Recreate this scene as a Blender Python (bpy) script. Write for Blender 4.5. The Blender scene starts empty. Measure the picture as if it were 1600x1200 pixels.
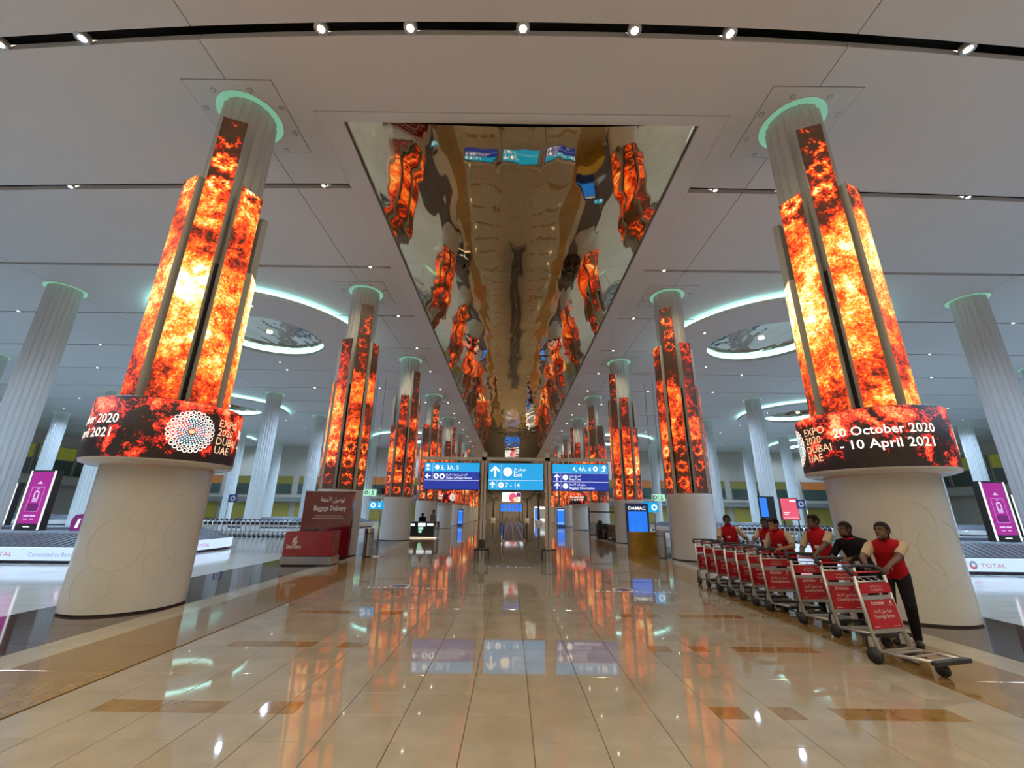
import bpy, bmesh, math, random
from mathutils import Vector, Matrix
from math import sin, cos, pi, radians as R, atan2, sqrt

# ------------------------------------------------------------------ camera, world, light, exposure
SC = bpy.context.scene
COL = SC.collection
FPX, PITCH, ROLL = 645.4, 0.2998, 0.0118
cam_d = bpy.data.cameras.new('camera')
cam_d.sensor_fit = 'HORIZONTAL'; cam_d.sensor_width = 36.0
cam_d.lens = FPX / 1600.0 * 36.0
cam_d.clip_start = 0.05; cam_d.clip_end = 400
cam = bpy.data.objects.new('camera', cam_d); COL.objects.link(cam)
_f = Vector((0, cos(PITCH), sin(PITCH))); _u = Vector((0, -sin(PITCH), cos(PITCH))); _r = Vector((1, 0, 0))
_r2 = _r * cos(ROLL) + _u * sin(ROLL); _u2 = _u * cos(ROLL) - _r * sin(ROLL)
_m = Matrix((( _r2.x, _u2.x, -_f.x), (_r2.y, _u2.y, -_f.y), (_r2.z, _u2.z, -_f.z)))
cam.matrix_world = Matrix.Translation((-0.16, 0, 1.65)) @ _m.to_4x4()
SC.camera = cam
world = bpy.data.worlds.new('world'); SC.world = world; world.use_nodes = True
world.node_tree.nodes['Background'].inputs[0].default_value = (1.0, 0.93, 0.85, 1)
world.node_tree.nodes['Background'].inputs[1].default_value = 0.02
SC.view_settings.view_transform = 'Standard'; SC.view_settings.look = 'None'
SC.view_settings.gamma = 1.0; SC.view_settings.use_curve_mapping = False
SC.view_settings.exposure = 0.08
SC.cycles.caustics_reflective = False; SC.cycles.caustics_refractive = False
SC.cycles.sample_clamp_indirect = 3.0
SC.cycles.diffuse_bounces = 3; SC.cycles.glossy_bounces = 3; SC.cycles.max_bounces = 6; SC.cycles.transmission_bounces = 3
SC.cycles.use_adaptive_sampling = True; SC.cycles.adaptive_threshold = 0.09

H = 11.17                      # ceiling height
DY, Y1, CXL = 8.83, 8.09, 6.9  # column spacing along the hall, first column, column line
LAMP_W = 520.0                 # strength of one ceiling spotlight
LAMP_RGB = (1.0, 0.85, 0.56)
COOL_RGB = (0.50, 0.73, 1.0)       # side-hall lamps are cooler
rnd = random.Random(7)

# ------------------------------------------------------------------ materials
def nt(name):
    m = bpy.data.materials.new(name); m.use_nodes = True
    t = m.node_tree; return m, t, t.nodes['Principled BSDF']
def principled(name, col, rough=0.5, metal=0.0, spec=0.5, coat=0.0, trans=0.0, grain=0.0, gscale=8.0, bump=0.0, bscale=20.0, stretch=(1,1,1)):
    m, t, b = nt(name); c = (*col, 1)
    b.inputs['Base Color'].default_value = c
    b.inputs['Roughness'].default_value = rough; b.inputs['Metallic'].default_value = metal
    b.inputs['Specular IOR Level'].default_value = spec; b.inputs['Coat Weight'].default_value = coat
    b.inputs['Coat Roughness'].default_value = 0.05
    b.inputs['Transmission Weight'].default_value = trans
    if grain or bump:
        tc = t.nodes.new('ShaderNodeTexCoord'); mp = t.nodes.new('ShaderNodeMapping')
        mp.inputs['Scale'].default_value = stretch
        t.links.new(tc.outputs['Object'], mp.inputs['Vector'])
    if grain:
        n = t.nodes.new('ShaderNodeTexNoise'); n.inputs['Scale'].default_value = gscale; n.inputs['Detail'].default_value = 6
        t.links.new(mp.outputs[0], n.inputs['Vector'])
        mx = t.nodes.new('ShaderNodeMix'); mx.data_type = 'RGBA'
        mx.inputs[6].default_value = tuple(max(0, v * (1 - grain)) for v in col) + (1,)
        mx.inputs[7].default_value = tuple(min(1, v * (1 + grain)) for v in col) + (1,)
        t.links.new(n.outputs[0], mx.inputs[0]); t.links.new(mx.outputs[2], b.inputs['Base Color'])
    if bump:
        n = t.nodes.new('ShaderNodeTexNoise'); n.inputs['Scale'].default_value = bscale; n.inputs['Detail'].default_value = 2
        t.links.new(mp.outputs[0], n.inputs['Vector'])
        bp = t.nodes.new('ShaderNodeBump'); bp.inputs['Strength'].default_value = 1.0; bp.inputs['Distance'].default_value = bump
        t.links.new(n.outputs[0], bp.inputs['Height']); t.links.new(bp.outputs[0], b.inputs['Normal'])
    return m
def emit(name, col, s=1.0, base=(0.02, 0.02, 0.02)):
    m, t, b = nt(name)
    b.inputs['Base Color'].default_value = (*base, 1); b.inputs['Roughness'].default_value = 0.3
    b.inputs['Emission Color'].default_value = (*col, 1); b.inputs['Emission Strength'].default_value = s
    return m
class G:                      # tiny node-graph helper
    def __init__(s, t): s.t = t
    def n(s, k, **kw):
        x = s.t.nodes.new(k)
        for a, v in kw.items(): setattr(x, a, v)
        return x
    def l(s, a, b): s.t.links.new(a, b)
    def put(s, sock, v):
        if hasattr(v, 'is_output') or isinstance(v, bpy.types.NodeSocket): s.l(v, sock)
        else: sock.default_value = v
    def m(s, op, a, b=0.0, c=0.0, clamp=False):
        x = s.n('ShaderNodeMath', operation=op, use_clamp=clamp)
        s.put(x.inputs[0], a); s.put(x.inputs[1], b)
        if len(x.inputs) > 2: s.put(x.inputs[2], c)
        return x.outputs[0]
    def ramp(s, fac, stops, interp='LINEAR'):
        x = s.n('ShaderNodeValToRGB'); x.color_ramp.interpolation = interp; e = x.color_ramp.elements
        while len(e) < len(stops): e.new(0.5)
        for k, (p, c) in enumerate(stops):
            e[k].position = p; e[k].color = (c, c, c, 1) if not isinstance(c, tuple) else (*c, 1)
        s.l(fac, x.inputs[0]); return x.outputs[0]
    def noise(s, v, scale, det=2.0, dist=0.0):
        x = s.n('ShaderNodeTexNoise'); x.inputs['Scale'].default_value = scale; x.inputs['Detail'].default_value = det
        x.inputs['Distortion'].default_value = dist; s.l(v, x.inputs['Vector']); return x.outputs[0]

FIRE = [(0.0, (.030, .013, .005)), (.28, (.055, .012, .004)), (.40, (.42, .016, .004)), (.50, (.95, .050, .006)), (.60, (1, .14, .012)),
        (.72, (1, .33, .03)), (.84, (1, .62, .12)), (.94, (1, .85, .35)), (1.0, (1, .96, .78))]
def fire(name, heat, strength, motif_lo, motif_hi):
    m, t, b = nt(name); g = G(t)
    tc = g.n('ShaderNodeTexCoord'); oi = g.n('ShaderNodeObjectInfo')
    add = g.n('ShaderNodeVectorMath', operation='MULTIPLY_ADD')
    g.l(oi.outputs['Location'], add.inputs[0]); add.inputs[1].default_value = (0.31, 0.17, 0.0); g.l(tc.outputs['Object'], add.inputs[2])
    v = add.outputs[0]
    uv = g.n('ShaderNodeSeparateXYZ'); g.l(tc.outputs['UV'], uv.inputs[0]); u, z = uv.outputs[0], uv.outputs[1]
    h = g.ramp(g.m('MULTIPLY', g.m('SUBTRACT', z, 2.4), 1 / 8.0), heat)
    n1 = g.noise(v, 0.75, 5, 0.9); n2 = g.noise(v, 5.5, 4, 0.4); n3 = g.noise(v, 19.0, 1)
    vo = g.n('ShaderNodeTexVoronoi'); vo.inputs['Scale'].default_value = 21; g.l(v, vo.inputs['Vector'])
    sp = g.m('MULTIPLY', g.m('SUBTRACT', 0.30, vo.outputs['Distance'], clamp=True), 2.6)
    val = g.m('ADD', h, g.m('MULTIPLY', g.m('SUBTRACT', n1, 0.5), 1.7))
    val = g.m('ADD', val, g.m('MULTIPLY', g.m('SUBTRACT', n2, 0.5), 0.85))
    val = g.m('ADD', val, g.m('MULTIPLY', g.m('SUBTRACT', n3, 0.5), 0.60))
    hotness = g.m('MULTIPLY', val, sp)
    # round flower motifs, one above the other on every panel
    zz = g.m('SUBTRACT', g.m('FRACT', g.m('MULTIPLY', z, 1 / 0.62)), 0.5)
    uu = g.m('MULTIPLY', u, 1 / 0.62)
    r = g.m('SQRT', g.m('ADD', g.m('MULTIPLY', zz, zz), g.m('MULTIPLY', uu, uu)))
    a = g.m('ARCTAN2', zz, uu)
    pet = g.m('MULTIPLY', g.m('COSINE', g.m('MULTIPLY', a, 8.0)), 0.045)
    ring = g.m('SUBTRACT', 1.0, g.m('MULTIPLY', g.m('ABSOLUTE', g.m('SUBTRACT', r, g.m('ADD', 0.26, pet))), 6.5), clamp=True)
    ring = g.m('MULTIPLY', ring, g.m('ADD', 0.45, g.m('MULTIPLY', n3, 1.1)))
    mk = g.ramp(g.m('MULTIPLY', g.m('SUBTRACT', z, 2.4), 1 / 8.0), [(0, motif_lo), (.22, motif_lo), (.34, 0.0), (.66, 0.0), (.74, motif_hi), (1, motif_hi)])
    val = g.m('ADD', g.m('ADD', val, hotness), g.m('MULTIPLY', ring, mk))
    c = g.ramp(val, FIRE)
    b.inputs['Base Color'].default_value = (.012, .008, .006, 1); b.inputs['Roughness'].default_value = 0.55
    g.l(c, b.inputs['Emission Color']); b.inputs['Emission Strength'].default_value = strength
    return m
def fire_band(name, strength):
    m, t, b = nt(name); g = G(t)
    tc = g.n('ShaderNodeTexCoord'); v = tc.outputs['Object']
    n1 = g.noise(v, 1.7, 3, 0.6); n2 = g.noise(v, 6.0, 3, 0.3)
    vo = g.n('ShaderNodeTexVoronoi'); vo.inputs['Scale'].default_value = 30; g.l(v, vo.inputs['Vector'])
    sx = g.n('ShaderNodeSeparateXYZ'); g.l(v, sx.inputs[0])
    top = g.m('MULTIPLY', g.m('SUBTRACT', sx.outputs[2], 2.95), 0.32)
    val = g.m('ADD', g.m('MULTIPLY', g.m('SUBTRACT', n1, 0.5), 2.6), g.m('MULTIPLY', g.m('SUBTRACT', n2, 0.5), 1.1))
    val = g.m('ADD', g.m('ADD', val, 0.30), top)
    n3 = g.noise(v, 26.0, 1)
    val = g.m('ADD', g.m('ADD', val, g.m('MULTIPLY', g.m('SUBTRACT', n3, 0.5), 0.9)), g.m('MULTIPLY', g.m('MULTIPLY', g.m('SUBTRACT', 0.33, vo.outputs['Distance'], clamp=True), 2.6), val))
    c = g.ramp(val, [(0, (.004, .001, .001)), (.36, (.006, .001, .001)), (.46, (.30, .004, .003)), (.60, (.85, .02, .008)), (.8, (1, .13, .03)), (1, (1, .42, .16))])
    b.inputs['Base Color'].default_value = (.008, .006, .006, 1); b.inputs['Roughness'].default_value = 0.5
    g.l(c, b.inputs['Emission Color']); b.inputs['Emission Strength'].default_value = strength
    return m
def stone(name, c1, c2, scale, rough=0.06, fine=60.0, joints=None, vein=0.0):
    m, t, b = nt(name); g = G(t)
    tc = g.n('ShaderNodeTexCoord'); ge = g.n('ShaderNodeNewGeometry'); v = ge.outputs['Position']
    n = g.noise(v, scale, 6, vein); n2 = g.noise(v, fine, 2)
    f = g.m('ADD', g.m('MULTIPLY', n, 0.65), g.m('MULTIPLY', n2, 0.35))
    oi = g.n('ShaderNodeObjectInfo')
    f = g.m('ADD', f, g.m('MULTIPLY', g.m('SUBTRACT', oi.outputs['Random'], 0.5), 0.10))
    c = g.ramp(f, [(.30, c1), (.68, c2)])
    if joints:
        bx = g.n('ShaderNodeTexBrick'); bx.offset = 0.0; bx.squash = 1.0
        bx.inputs['Scale'].default_value = 1.0; bx.inputs['Brick Width'].default_value = joints[0]; bx.inputs['Row Height'].default_value = joints[1]
        bx.inputs['Mortar Size'].default_value = 0.004; bx.inputs['Mortar Smooth'].default_value = 0.0
        ad = g.n('ShaderNodeVectorMath', operation='SUBTRACT'); g.l(v, ad.inputs[0]); ad.inputs[1].default_value = (joints[2], joints[3], 0)
        g.l(ad.outputs[0], bx.inputs['Vector'])
        mx = g.n('ShaderNodeMix', data_type='RGBA'); g.l(bx.outputs['Fac'], mx.inputs[0]); g.l(c, mx.inputs[6])
        mx.inputs[7].default_value = tuple(k * .45 for k in c1) + (1,); c = mx.outputs[2]
    g.l(c, b.inputs['Base Color'])
    b.inputs['Roughness'].default_value = rough; b.inputs['IOR'].default_value = 1.52
    b.inputs['Specular IOR Level'].default_value = 0.78
    return m
def wavy_mirror(name, col, amp, scale, stretch):
    m, t, b = nt(name); g = G(t)
    ge = g.n('ShaderNodeNewGeometry'); mp = g.n('ShaderNodeMapping'); mp.inputs['Scale'].default_value = stretch
    g.l(ge.outputs['Position'], mp.inputs['Vector'])
    n = g.noise(mp.outputs[0], scale, 1.5, 0.3)
    bp = g.n('ShaderNodeBump'); bp.inputs['Strength'].default_value = 1; bp.inputs['Distance'].default_value = amp
    g.l(n, bp.inputs['Height']); g.l(bp.outputs[0], b.inputs['Normal'])
    b.inputs['Base Color'].default_value = (*col, 1); b.inputs['Metallic'].default_value = 1; b.inputs['Roughness'].default_value = 0.03
    return m

M = {}
M['beige'] = stone('beige_granite', (.255, .210, .155), (.335, .280, .210), 3.0, 0.035)
M['beige_far'] = stone('beige_granite_paving', (.255, .210, .155), (.335, .280, .210), 3.0, 0.05, joints=(.534, .4415, .03, 3.72))
M['beige_out'] = stone('pale_granite_paving', (.54, .535, .52), (.63, .625, .61), 2.0, 0.08, joints=(1.0, 1.0, 0, 0))
M['tan'] = stone('tan_marble', (.16, .090, .028), (.27, .160, .056), 3.5, 0.08, fine=24, vein=1.6)
M['strip'] = stone('cream_stone', (.31, .25, .18), (.39, .325, .24), 3.0, 0.08)
M['brown'] = stone('dark_brown_granite', (.060, .034, .028), (.085, .050, .042), 2.5, 0.05)
M['joint'] = principled('joint_grout', (.10, .075, .055), 0.8, grain=.2)
M['panel'] = principled('ceiling_paint', (.80, .775, .745), 0.6, grain=.02, gscale=1.0)
M['black'] = principled('black_void', (.006, .006, .006), 0.8, grain=.2)
M['white'] = principled('white_gloss', (.74, .72, .68), 0.22, coat=.3, grain=.015, gscale=2)
M['shaft'] = principled('white_column_paint', (.70, .70, .685), 0.6, grain=.03, gscale=3)
M['led_edge'] = principled('led_cabinet_grey', (.62, .60, .56), 0.5, grain=.05)
M['dark'] = principled('dark_metal', (.035, .035, .038), 0.4, metal=.4, grain=.2)
M['steel'] = principled('brushed_steel', (.55, .55, .56), 0.28, metal=1.0, grain=.08, gscale=30, stretch=(1, 1, .05))
M['alu'] = principled('aluminium', (.60, .58, .55), 0.38, metal=.75, grain=.06, gscale=20)
M['rubber'] = principled('black_rubber', (.018, .018, .018), 0.6, grain=.3)
M['red'] = principled('red_laminate', (.26, .006, .009), 0.25, grain=.06, coat=.3)
M['red_dark'] = principled('dark_red_laminate', (.115, .003, .006), 0.16, grain=.06, coat=.6)
M['sign_red'] = principled('red_sign_print', (.38, .008, .015), 0.35, grain=.04)
M['print_white'] = principled('white_print', (.80, .76, .72), 0.5, grain=.02)
M['print_blue'] = principled('blue_print', (.02, .05, .22), 0.5, grain=.1)
M['mirror'] = wavy_mirror('bronze_foil_mirror', (.70, .54, .34), .055, .75, (1.0, .42, 1))
M['mirror_disc'] = wavy_mirror('foil_mirror_disc', (.66, .60, .48), .06, 1.0, (1.4, .7, 1))
M['fire_hot'] = fire('led_fire_hot', [(0, .54), (.18, .56), (.42, .78), (.58, .68), (.70, .47), (.80, .18), (1, .05)], 1.35, 0.0, .40)
M['fire_red'] = fire('led_fire_red', [(0, .16), (.16, .24), (.32, .50), (.48, .40), (.62, .24), (.76, .08), (1, .02)], 1.15, .38, .36)
M['fire_low'] = fire('led_fire_ember', [(0, .40), (.14, .44), (.26, .30), (.42, .14), (.6, .10), (1, .05)], 1.1, .25, .12)
M['band'] = fire_band('led_band_red', 1.5)
M['cove'] = emit('cove_light_cyan', (.42, 1.0, .95), 4.5)
M['cove_in'] = emit('inner_cove_light', (.55, 1.0, .97), 2.2)
M['green'] = emit('green_recess_glow', (.36, .86, .56), .45)
M['lens'] = emit('spot_lens', (1.0, .93, .84), 26.0)
M['led_white'] = emit('led_white', (1.0, .86, .74), 1.6)
M['led_cream'] = emit('led_cream', (1.0, .62, .34), 1.1)
M['led_ice'] = emit('led_ice', (.62, .92, 1.0), 1.3)
M['sign_cyan'] = emit('sign_cyan', (.0, .34, .72), 1.05)
M['sign_blue'] = emit('sign_blue', (.003, .030, .36), .95)
M['sign_white'] = emit('sign_white', (.92, .98, 1.0), 1.1)
M['magenta'] = emit('screen_magenta', (.40, .012, .30), .95)
M['magenta_dark'] = emit('screen_plum', (.17, .005, .16), .9)
M['lilac'] = emit('screen_lilac', (.72, .62, .95), 1.0)
M['skirt'] = emit('backlit_skirt', (.55, .72, 1.0), 1.1)
M['skirt_grey'] = emit('skirt_print_grey', (.30, .40, .62), .75)
M['skirt_red'] = emit('skirt_print_red', (.62, .13, .18), .8)
M['totem_blue'] = emit('totem_blue', (.02, .20, .85), 1.1)
M['sky_blue'] = emit('screen_sky_blue', (.015, .19, .86), 1.0)
M['exit_green'] = emit('exit_green', (.42, .85, .60), 1.0)
M['pink'] = emit('screen_pink', (.90, .10, .18), .9)
M['warm_light'] = emit('warm_light', (1.0, .80, .55), 1.6)
M['yellow_wall'] = principled('olive_yellow_panel', (.36, .28, .045), 0.5, grain=.06, gscale=1)
M['green_glow'] = emit('green_lit_soffit', (.32, .36, .03), .28)
M['orange_glow'] = emit('orange_lit_room', (.55, .20, .02), .4)
M['wall'] = principled('warm_wall', (.46, .40, .33), 0.5, grain=.04, gscale=1.5)
M['wall_grey'] = principled('grey_wall', (.26, .25, .23), 0.4, grain=.06, gscale=1.5)
M['glass'] = principled('dark_glass', (.05, .07, .06), 0.05, spec=.8, grain=.1, gscale=.4)
M['clear'] = principled('clear_glass', (.75, .80, .80), 0.02, trans=.9, grain=.01)
M['belt'] = principled('black_belt_rubber', (.055, .058, .066), 0.45, grain=.15, gscale=8)
M['belt_top'] = principled('grey_ledge', (.13, .14, .17), 0.35, grain=.08)
M['gold'] = principled('brass_chevron', (.55, .31, .035), 0.25, metal=.55, grain=.1)
M['sofa'] = principled('brown_leather', (.12, .055, .03), 0.5, grain=.15)
M['palm'] = principled('palm_green', (.025, .045, .015), 0.6, grain=.3)
M['trunk'] = principled('palm_bark', (.07, .04, .022), 0.8, grain=.3)
M['skin_a'] = principled('skin_deep', (.105, .048, .028), 0.5, grain=.08, gscale=20)
M['skin_b'] = principled('skin_tan', (.30, .150, .085), 0.5, grain=.08, gscale=20)
M['vest'] = principled('red_knit', (.36, .006, .012), 0.85, spec=.15, grain=.08, gscale=60)
M['shirt'] = principled('beige_cotton', (.47, .36, .25), 0.9, spec=.15, grain=.06, gscale=60)
M['jacket'] = principled('black_cloth', (.010, .009, .011), 0.9, spec=.1, grain=.2, gscale=60)
M['hair'] = principled('black_hair', (.008, .006, .005), 0.7, spec=.15, grain=.3, gscale=80)
M['grey_cloth'] = principled('grey_cloth', (.20, .18, .16), 0.8, grain=.1)

for _k in M: M[_k].cycles.emission_sampling = 'NONE'      # glowing surfaces light the hall by bounce alone: far quicker, hardly noisier
SC.cycles.use_light_tree = False; SC.cycles.time_limit = 1150

# ------------------------------------------------------------------ mesh helpers
class MB:
    def __init__(s): s.v = []; s.f = []; s.mi = []; s.uv = {}
    def add(s, vs, fs, mi=0, uvs=None):
        o = len(s.v); s.v += [tuple(p) for p in vs]
        for k, q in enumerate(fs):
            if uvs and uvs[k]: s.uv[len(s.f)] = uvs[k]
            s.f.append(tuple(o + i for i in q)); s.mi.append(mi)
        return s
    def box(s, x0, x1, y0, y1, z0, z1, mi=0):
        v = [(x, y, z) for z in (z0, z1) for y in (y0, y1) for x in (x0, x1)]
        return s.add(v, [(0, 2, 3, 1), (4, 5, 7, 6), (0, 1, 5, 4), (2, 6, 7, 3), (0, 4, 6, 2), (1, 3, 7, 5)], mi)
    def cbox(s, c, d, mi=0, mat=None):
        b = MB().box(-d[0]/2, d[0]/2, -d[1]/2, d[1]/2, -d[2]/2, d[2]/2)
        m = Matrix.Translation(c) @ (mat.to_4x4() if mat else Matrix.Identity(4))
        return s.add([m @ Vector(p) for p in b.v], b.f, mi)
    def tube(s, pts, r, n=8, mi=0, caps=True, flat=1.0):
        pts = [Vector(p) for p in pts]; rs = r if isinstance(r, (list, tuple)) else [r] * len(pts)
        t = (pts[1] - pts[0]).normalized()
        a = t.orthogonal().normalized() if abs(t.z) > .95 else t.cross(Vector((0, 0, 1))).normalized()
        rings = []
        for k, p in enumerate(pts):
            d = (pts[min(k + 1, len(pts) - 1)] - pts[max(k - 1, 0)]).normalized()
            a = (a - d * a.dot(d)).normalized(); b = d.cross(a)
            rings.append([p + (a * cos(2 * pi * i / n) + b * sin(2 * pi * i / n) * flat) * rs[k] for i in range(n)])
        vs = [p for q in rings for p in q]; fs = []
        for k in range(len(pts) - 1):
            for i in range(n):
                j = (i + 1) % n; fs.append((k * n + i, k * n + j, (k + 1) * n + j, (k + 1) * n + i))
        if caps:
            fs.append(tuple(range(n - 1, -1, -1))); fs.append(tuple((len(pts) - 1) * n + i for i in range(n)))
        return s.add(vs, fs, mi)
    def lathe(s, prof, n=48, c=(0, 0, 0), mi=0, a0=0.0, a1=2 * pi, rad=None, mis=None):
        full = abs(a1 - a0 - 2 * pi) < 1e-6; m = n if full else n + 1
        vs = []
        for (r, z) in prof:
            for i in range(m):
                a = a0 + (a1 - a0) * i / n; q = r * (rad(a) if rad else 1)
                vs.append((c[0] + q * cos(a), c[1] + q * sin(a), c[2] + z))
        o = len(s.v); s.v += vs
        for k in range(len(prof) - 1):
            for i in range(n):
                j = (i + 1) % m
                s.f.append((o + k * m + i, o + k * m + j, o + (k + 1) * m + j, o + (k + 1) * m + i)); s.mi.append(mis[k] if mis else mi)
        return s
    def sphere(s, c, r, n=12, m=8, mi=0, rot=None):
        r = r if isinstance(r, (tuple, list)) else (r, r, r)
        vs = []; fs = []
        for k in range(1, m):
            for i in range(n):
                a = 2 * pi * i / n; b = pi * k / m
                vs.append(Vector((r[0] * sin(b) * cos(a), r[1] * sin(b) * sin(a), r[2] * cos(b))))
        top = len(vs); vs.append(Vector((0, 0, r[2]))); vs.append(Vector((0, 0, -r[2])))
        for k in range(m - 2):
            for i in range(n):
                j = (i + 1) % n; fs.append((k * n + i, (k + 1) * n + i, (k + 1) * n + j, k * n + j))
        for i in range(n):
            j = (i + 1) % n; fs.append((top, i, j)); fs.append((top + 1, (m - 2) * n + j, (m - 2) * n + i))
        if rot: vs = [rot @ p for p in vs]
        c = Vector(c); return s.add([p + c for p in vs], fs, mi)
    def prism(s, poly, y0, y1, mi=0, f=None):       # poly in (x, z); extruded along y
        n = len(poly); vs = [(x, y0, z) for x, z in poly] + [(x, y1, z) for x, z in poly]
        fs = [tuple(range(n)), tuple(range(2 * n - 1, n - 1, -1))] + [(i, i + n, (i + 1) % n + n, (i + 1) % n) for i in range(n)]
        return s.add([f(p) for p in vs] if f else vs, fs, mi)
    def mesh(s, name, mats, smooth=False):
        me = bpy.data.meshes.new(name); me.from_pydata(s.v, [], s.f)
        for q in (mats if isinstance(mats, (list, tuple)) else [mats]): me.materials.append(M[q] if isinstance(q, str) else q)
        me.polygons.foreach_set('material_index', s.mi)
        if smooth: me.polygons.foreach_set('use_smooth', [True] * len(s.f))
        if s.uv:
            ul = me.uv_layers.new(name='UVMap')
            for p in me.polygons:
                q = s.uv.get(p.index)
                if q:
                    for li, c in zip(p.loop_indices, q): ul.data[li].uv = c
        me.validate(); me.update(); return me
    def build(s, name, mats, parent=None, smooth=False, loc=None, rz=0.0):
        return link(name, s.mesh(name, mats, smooth), parent, loc, rz)
def link(name, me, parent=None, loc=None, rz=0.0):
    o = bpy.data.objects.new(name, me); COL.objects.link(o)
    if parent: o.parent = parent
    if loc: o.location = loc
    if rz: o.rotation_euler.z = rz
    return o
def tag(o, label=None, cat=None, group=None, kind=None):
    if label: o['label'] = label
    if cat: o['category'] = cat
    if group: o['group'] = group
    if kind: o['kind'] = kind
    return o
def empty(name, loc, rz=0.0, label=None, cat=None, group=None):
    o = bpy.data.objects.new(name, None); COL.objects.link(o); o.empty_display_size = .1
    o.location = loc; o.rotation_euler.z = rz
    return tag(o, label, cat, group)
KIDS = {}
def copy_tree(o, parent=None):
    c = o.copy(); COL.objects.link(c); c.parent = parent
    for ch in list(o.children): copy_tree(ch, c)
    return c
def auto_smooth(o, ang=35):
    me = o.data; bm = bmesh.new(); bm.from_mesh(me)
    for f in bm.faces: f.smooth = True
    for e in bm.edges:
        if len(e.link_faces) == 2 and e.calc_face_angle(0) > R(ang): e.smooth = False
    bm.to_mesh(me); bm.free(); return o

# ------------------------------------------------------------------ flat print: text, arrows, discs
AR = {'ا': (0xFE8D, 0), 'أ': (0xFE83, 0), 'ب': (0xFE8F, 1), 'ت': (0xFE95, 1), 'ة': (0xFE93, 0), 'ج': (0xFE9D, 1), 'ح': (0xFEA1, 1), 'خ': (0xFEA5, 1),
      'د': (0xFEA9, 0), 'ر': (0xFEAD, 0), 'س': (0xFEB1, 1), 'ص': (0xFEB9, 1), 'ع': (0xFEC9, 1), 'ق': (0xFED5, 1), 'ل': (0xFEDD, 1), 'م': (0xFEE1, 1),
      'ن': (0xFEE5, 1), 'ه': (0xFEE9, 1), 'و': (0xFEED, 0), 'ى': (0xFEEF, 0), 'ي': (0xFEF1, 1)}
def arabic(s):                # joined letter forms, laid out right to left
    out = []; i = 0; prev = False
    while i < len(s):
        c = s[i]
        if c == 'ل' and i + 1 < len(s) and s[i + 1] in 'اأ':
            base = 0xFEFB if s[i + 1] == 'ا' else 0xFEF7
            out.append(chr(base + (1 if prev else 0))); prev = False; i += 2; continue
        if c not in AR: out.append(c); prev = False; i += 1; continue
        base, dual = AR[c]; nxt = dual and i + 1 < len(s) and s[i + 1] in AR
        out.append(chr(base + (3 if prev and nxt else 2 if nxt else 1 if prev else 0)))
        prev = bool(dual); i += 1
    return ''.join(reversed(out))
_tc = {}
def text_mesh(s, bold=0.0):
    k = (s, bold)
    if k not in _tc:
        c = bpy.data.curves.new('lettering', 'FONT'); c.body = s; c.resolution_u = 2; c.offset = bold; c.size = 1
        o = bpy.data.objects.new('lettering', c); COL.objects.link(o)
        bpy.context.view_layer.update()
        me = bpy.data.meshes.new_from_object(o.evaluated_get(bpy.context.evaluated_depsgraph_get()))
        _tc[k] = ([tuple(v.co[:2]) for v in me.vertices], [tuple(p.vertices) for p in me.polygons])
        bpy.data.objects.remove(o); bpy.data.curves.remove(c); bpy.data.meshes.remove(me)
    return _tc[k]
class D2:                     # 2-D shapes, later mapped onto a face
    def __init__(s): s.v = []; s.f = []
    def add(s, vs, fs):
        o = len(s.v); s.v += vs; s.f += [tuple(o + i for i in q) for q in fs]; return s
    def text(s, t, x, y, size, align='l', bold=0.0, width=None):
        v, f = text_mesh(t, bold)
        x0 = min(p[0] for p in v); x1 = max(p[0] for p in v); k = size; kx = size
        if width: kx = width / (x1 - x0)
        w = (x1 - x0) * kx; off = x - x0 * kx - (0 if align == 'l' else w / 2 if align == 'c' else w)
        return s.add([(off + p[0] * kx, y + p[1] * k) for p in v], f)
    def rect(s, x0, x1, y0, y1): return s.add([(x0, y0), (x1, y0), (x1, y1), (x0, y1)], [(0, 1, 2, 3)])
    def disc(s, x, y, r, n=20, ry=None):
        return s.add([(x + r * cos(2 * pi * i / n), y + (ry or r) * sin(2 * pi * i / n)) for i in range(n)], [tuple(range(n))])
    def ring(s, x, y, r0, r1, n=24, a0=0.0, a1=2 * pi):
        vs = [(x + r * cos(a0 + (a1 - a0) * i / n), y + r * sin(a0 + (a1 - a0) * i / n)) for r in (r0, r1) for i in range(n + 1)]
        return s.add(vs, [(i, n + 1 + i, n + 2 + i, i + 1) for i in range(n)])
    def stroke(s, pts, w):
        for (x0, y0), (x1, y1) in zip(pts, pts[1:]):
            l = math.hypot(x1 - x0, y1 - y0) or 1; nx, ny = -(y1 - y0) / l * w / 2, (x1 - x0) / l * w / 2
            ex, ey = (x1 - x0) / l * w * .3, (y1 - y0) / l * w * .3
            s.add([(x0 - nx - ex, y0 - ny - ey), (x1 - nx + ex, y1 - ny + ey), (x1 + nx + ex, y1 + ny + ey), (x0 + nx - ex, y0 + ny - ey)], [(0, 1, 2, 3)])
        return s
    def arrow(s, x, y, size, dx, dy, w=None):
        w = w or size * .2; h = size * .5
        s.stroke([(x - dx * h, y - dy * h), (x + dx * h * .9, y + dy * h * .9)], w)
        px, py = -dy, dx; t = (x + dx * h, y + dy * h); k = size * .42
        return s.stroke([(t[0] - dx * k + px * k, t[1] - dy * k + py * k), t, (t[0] - dx * k - px * k, t[1] - dy * k - py * k)], w)
    def build(s, name, mat, parent, f, smooth=False):
        b = MB(); b.add([f(x, y) for x, y in s.v], s.f); return b.build(name, mat, parent)
def face_y(x0, y, z0, e=.004):                      # print on a wall that faces -Y
    return lambda a, b: (x0 + a, y - e, z0 + b)
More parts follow.
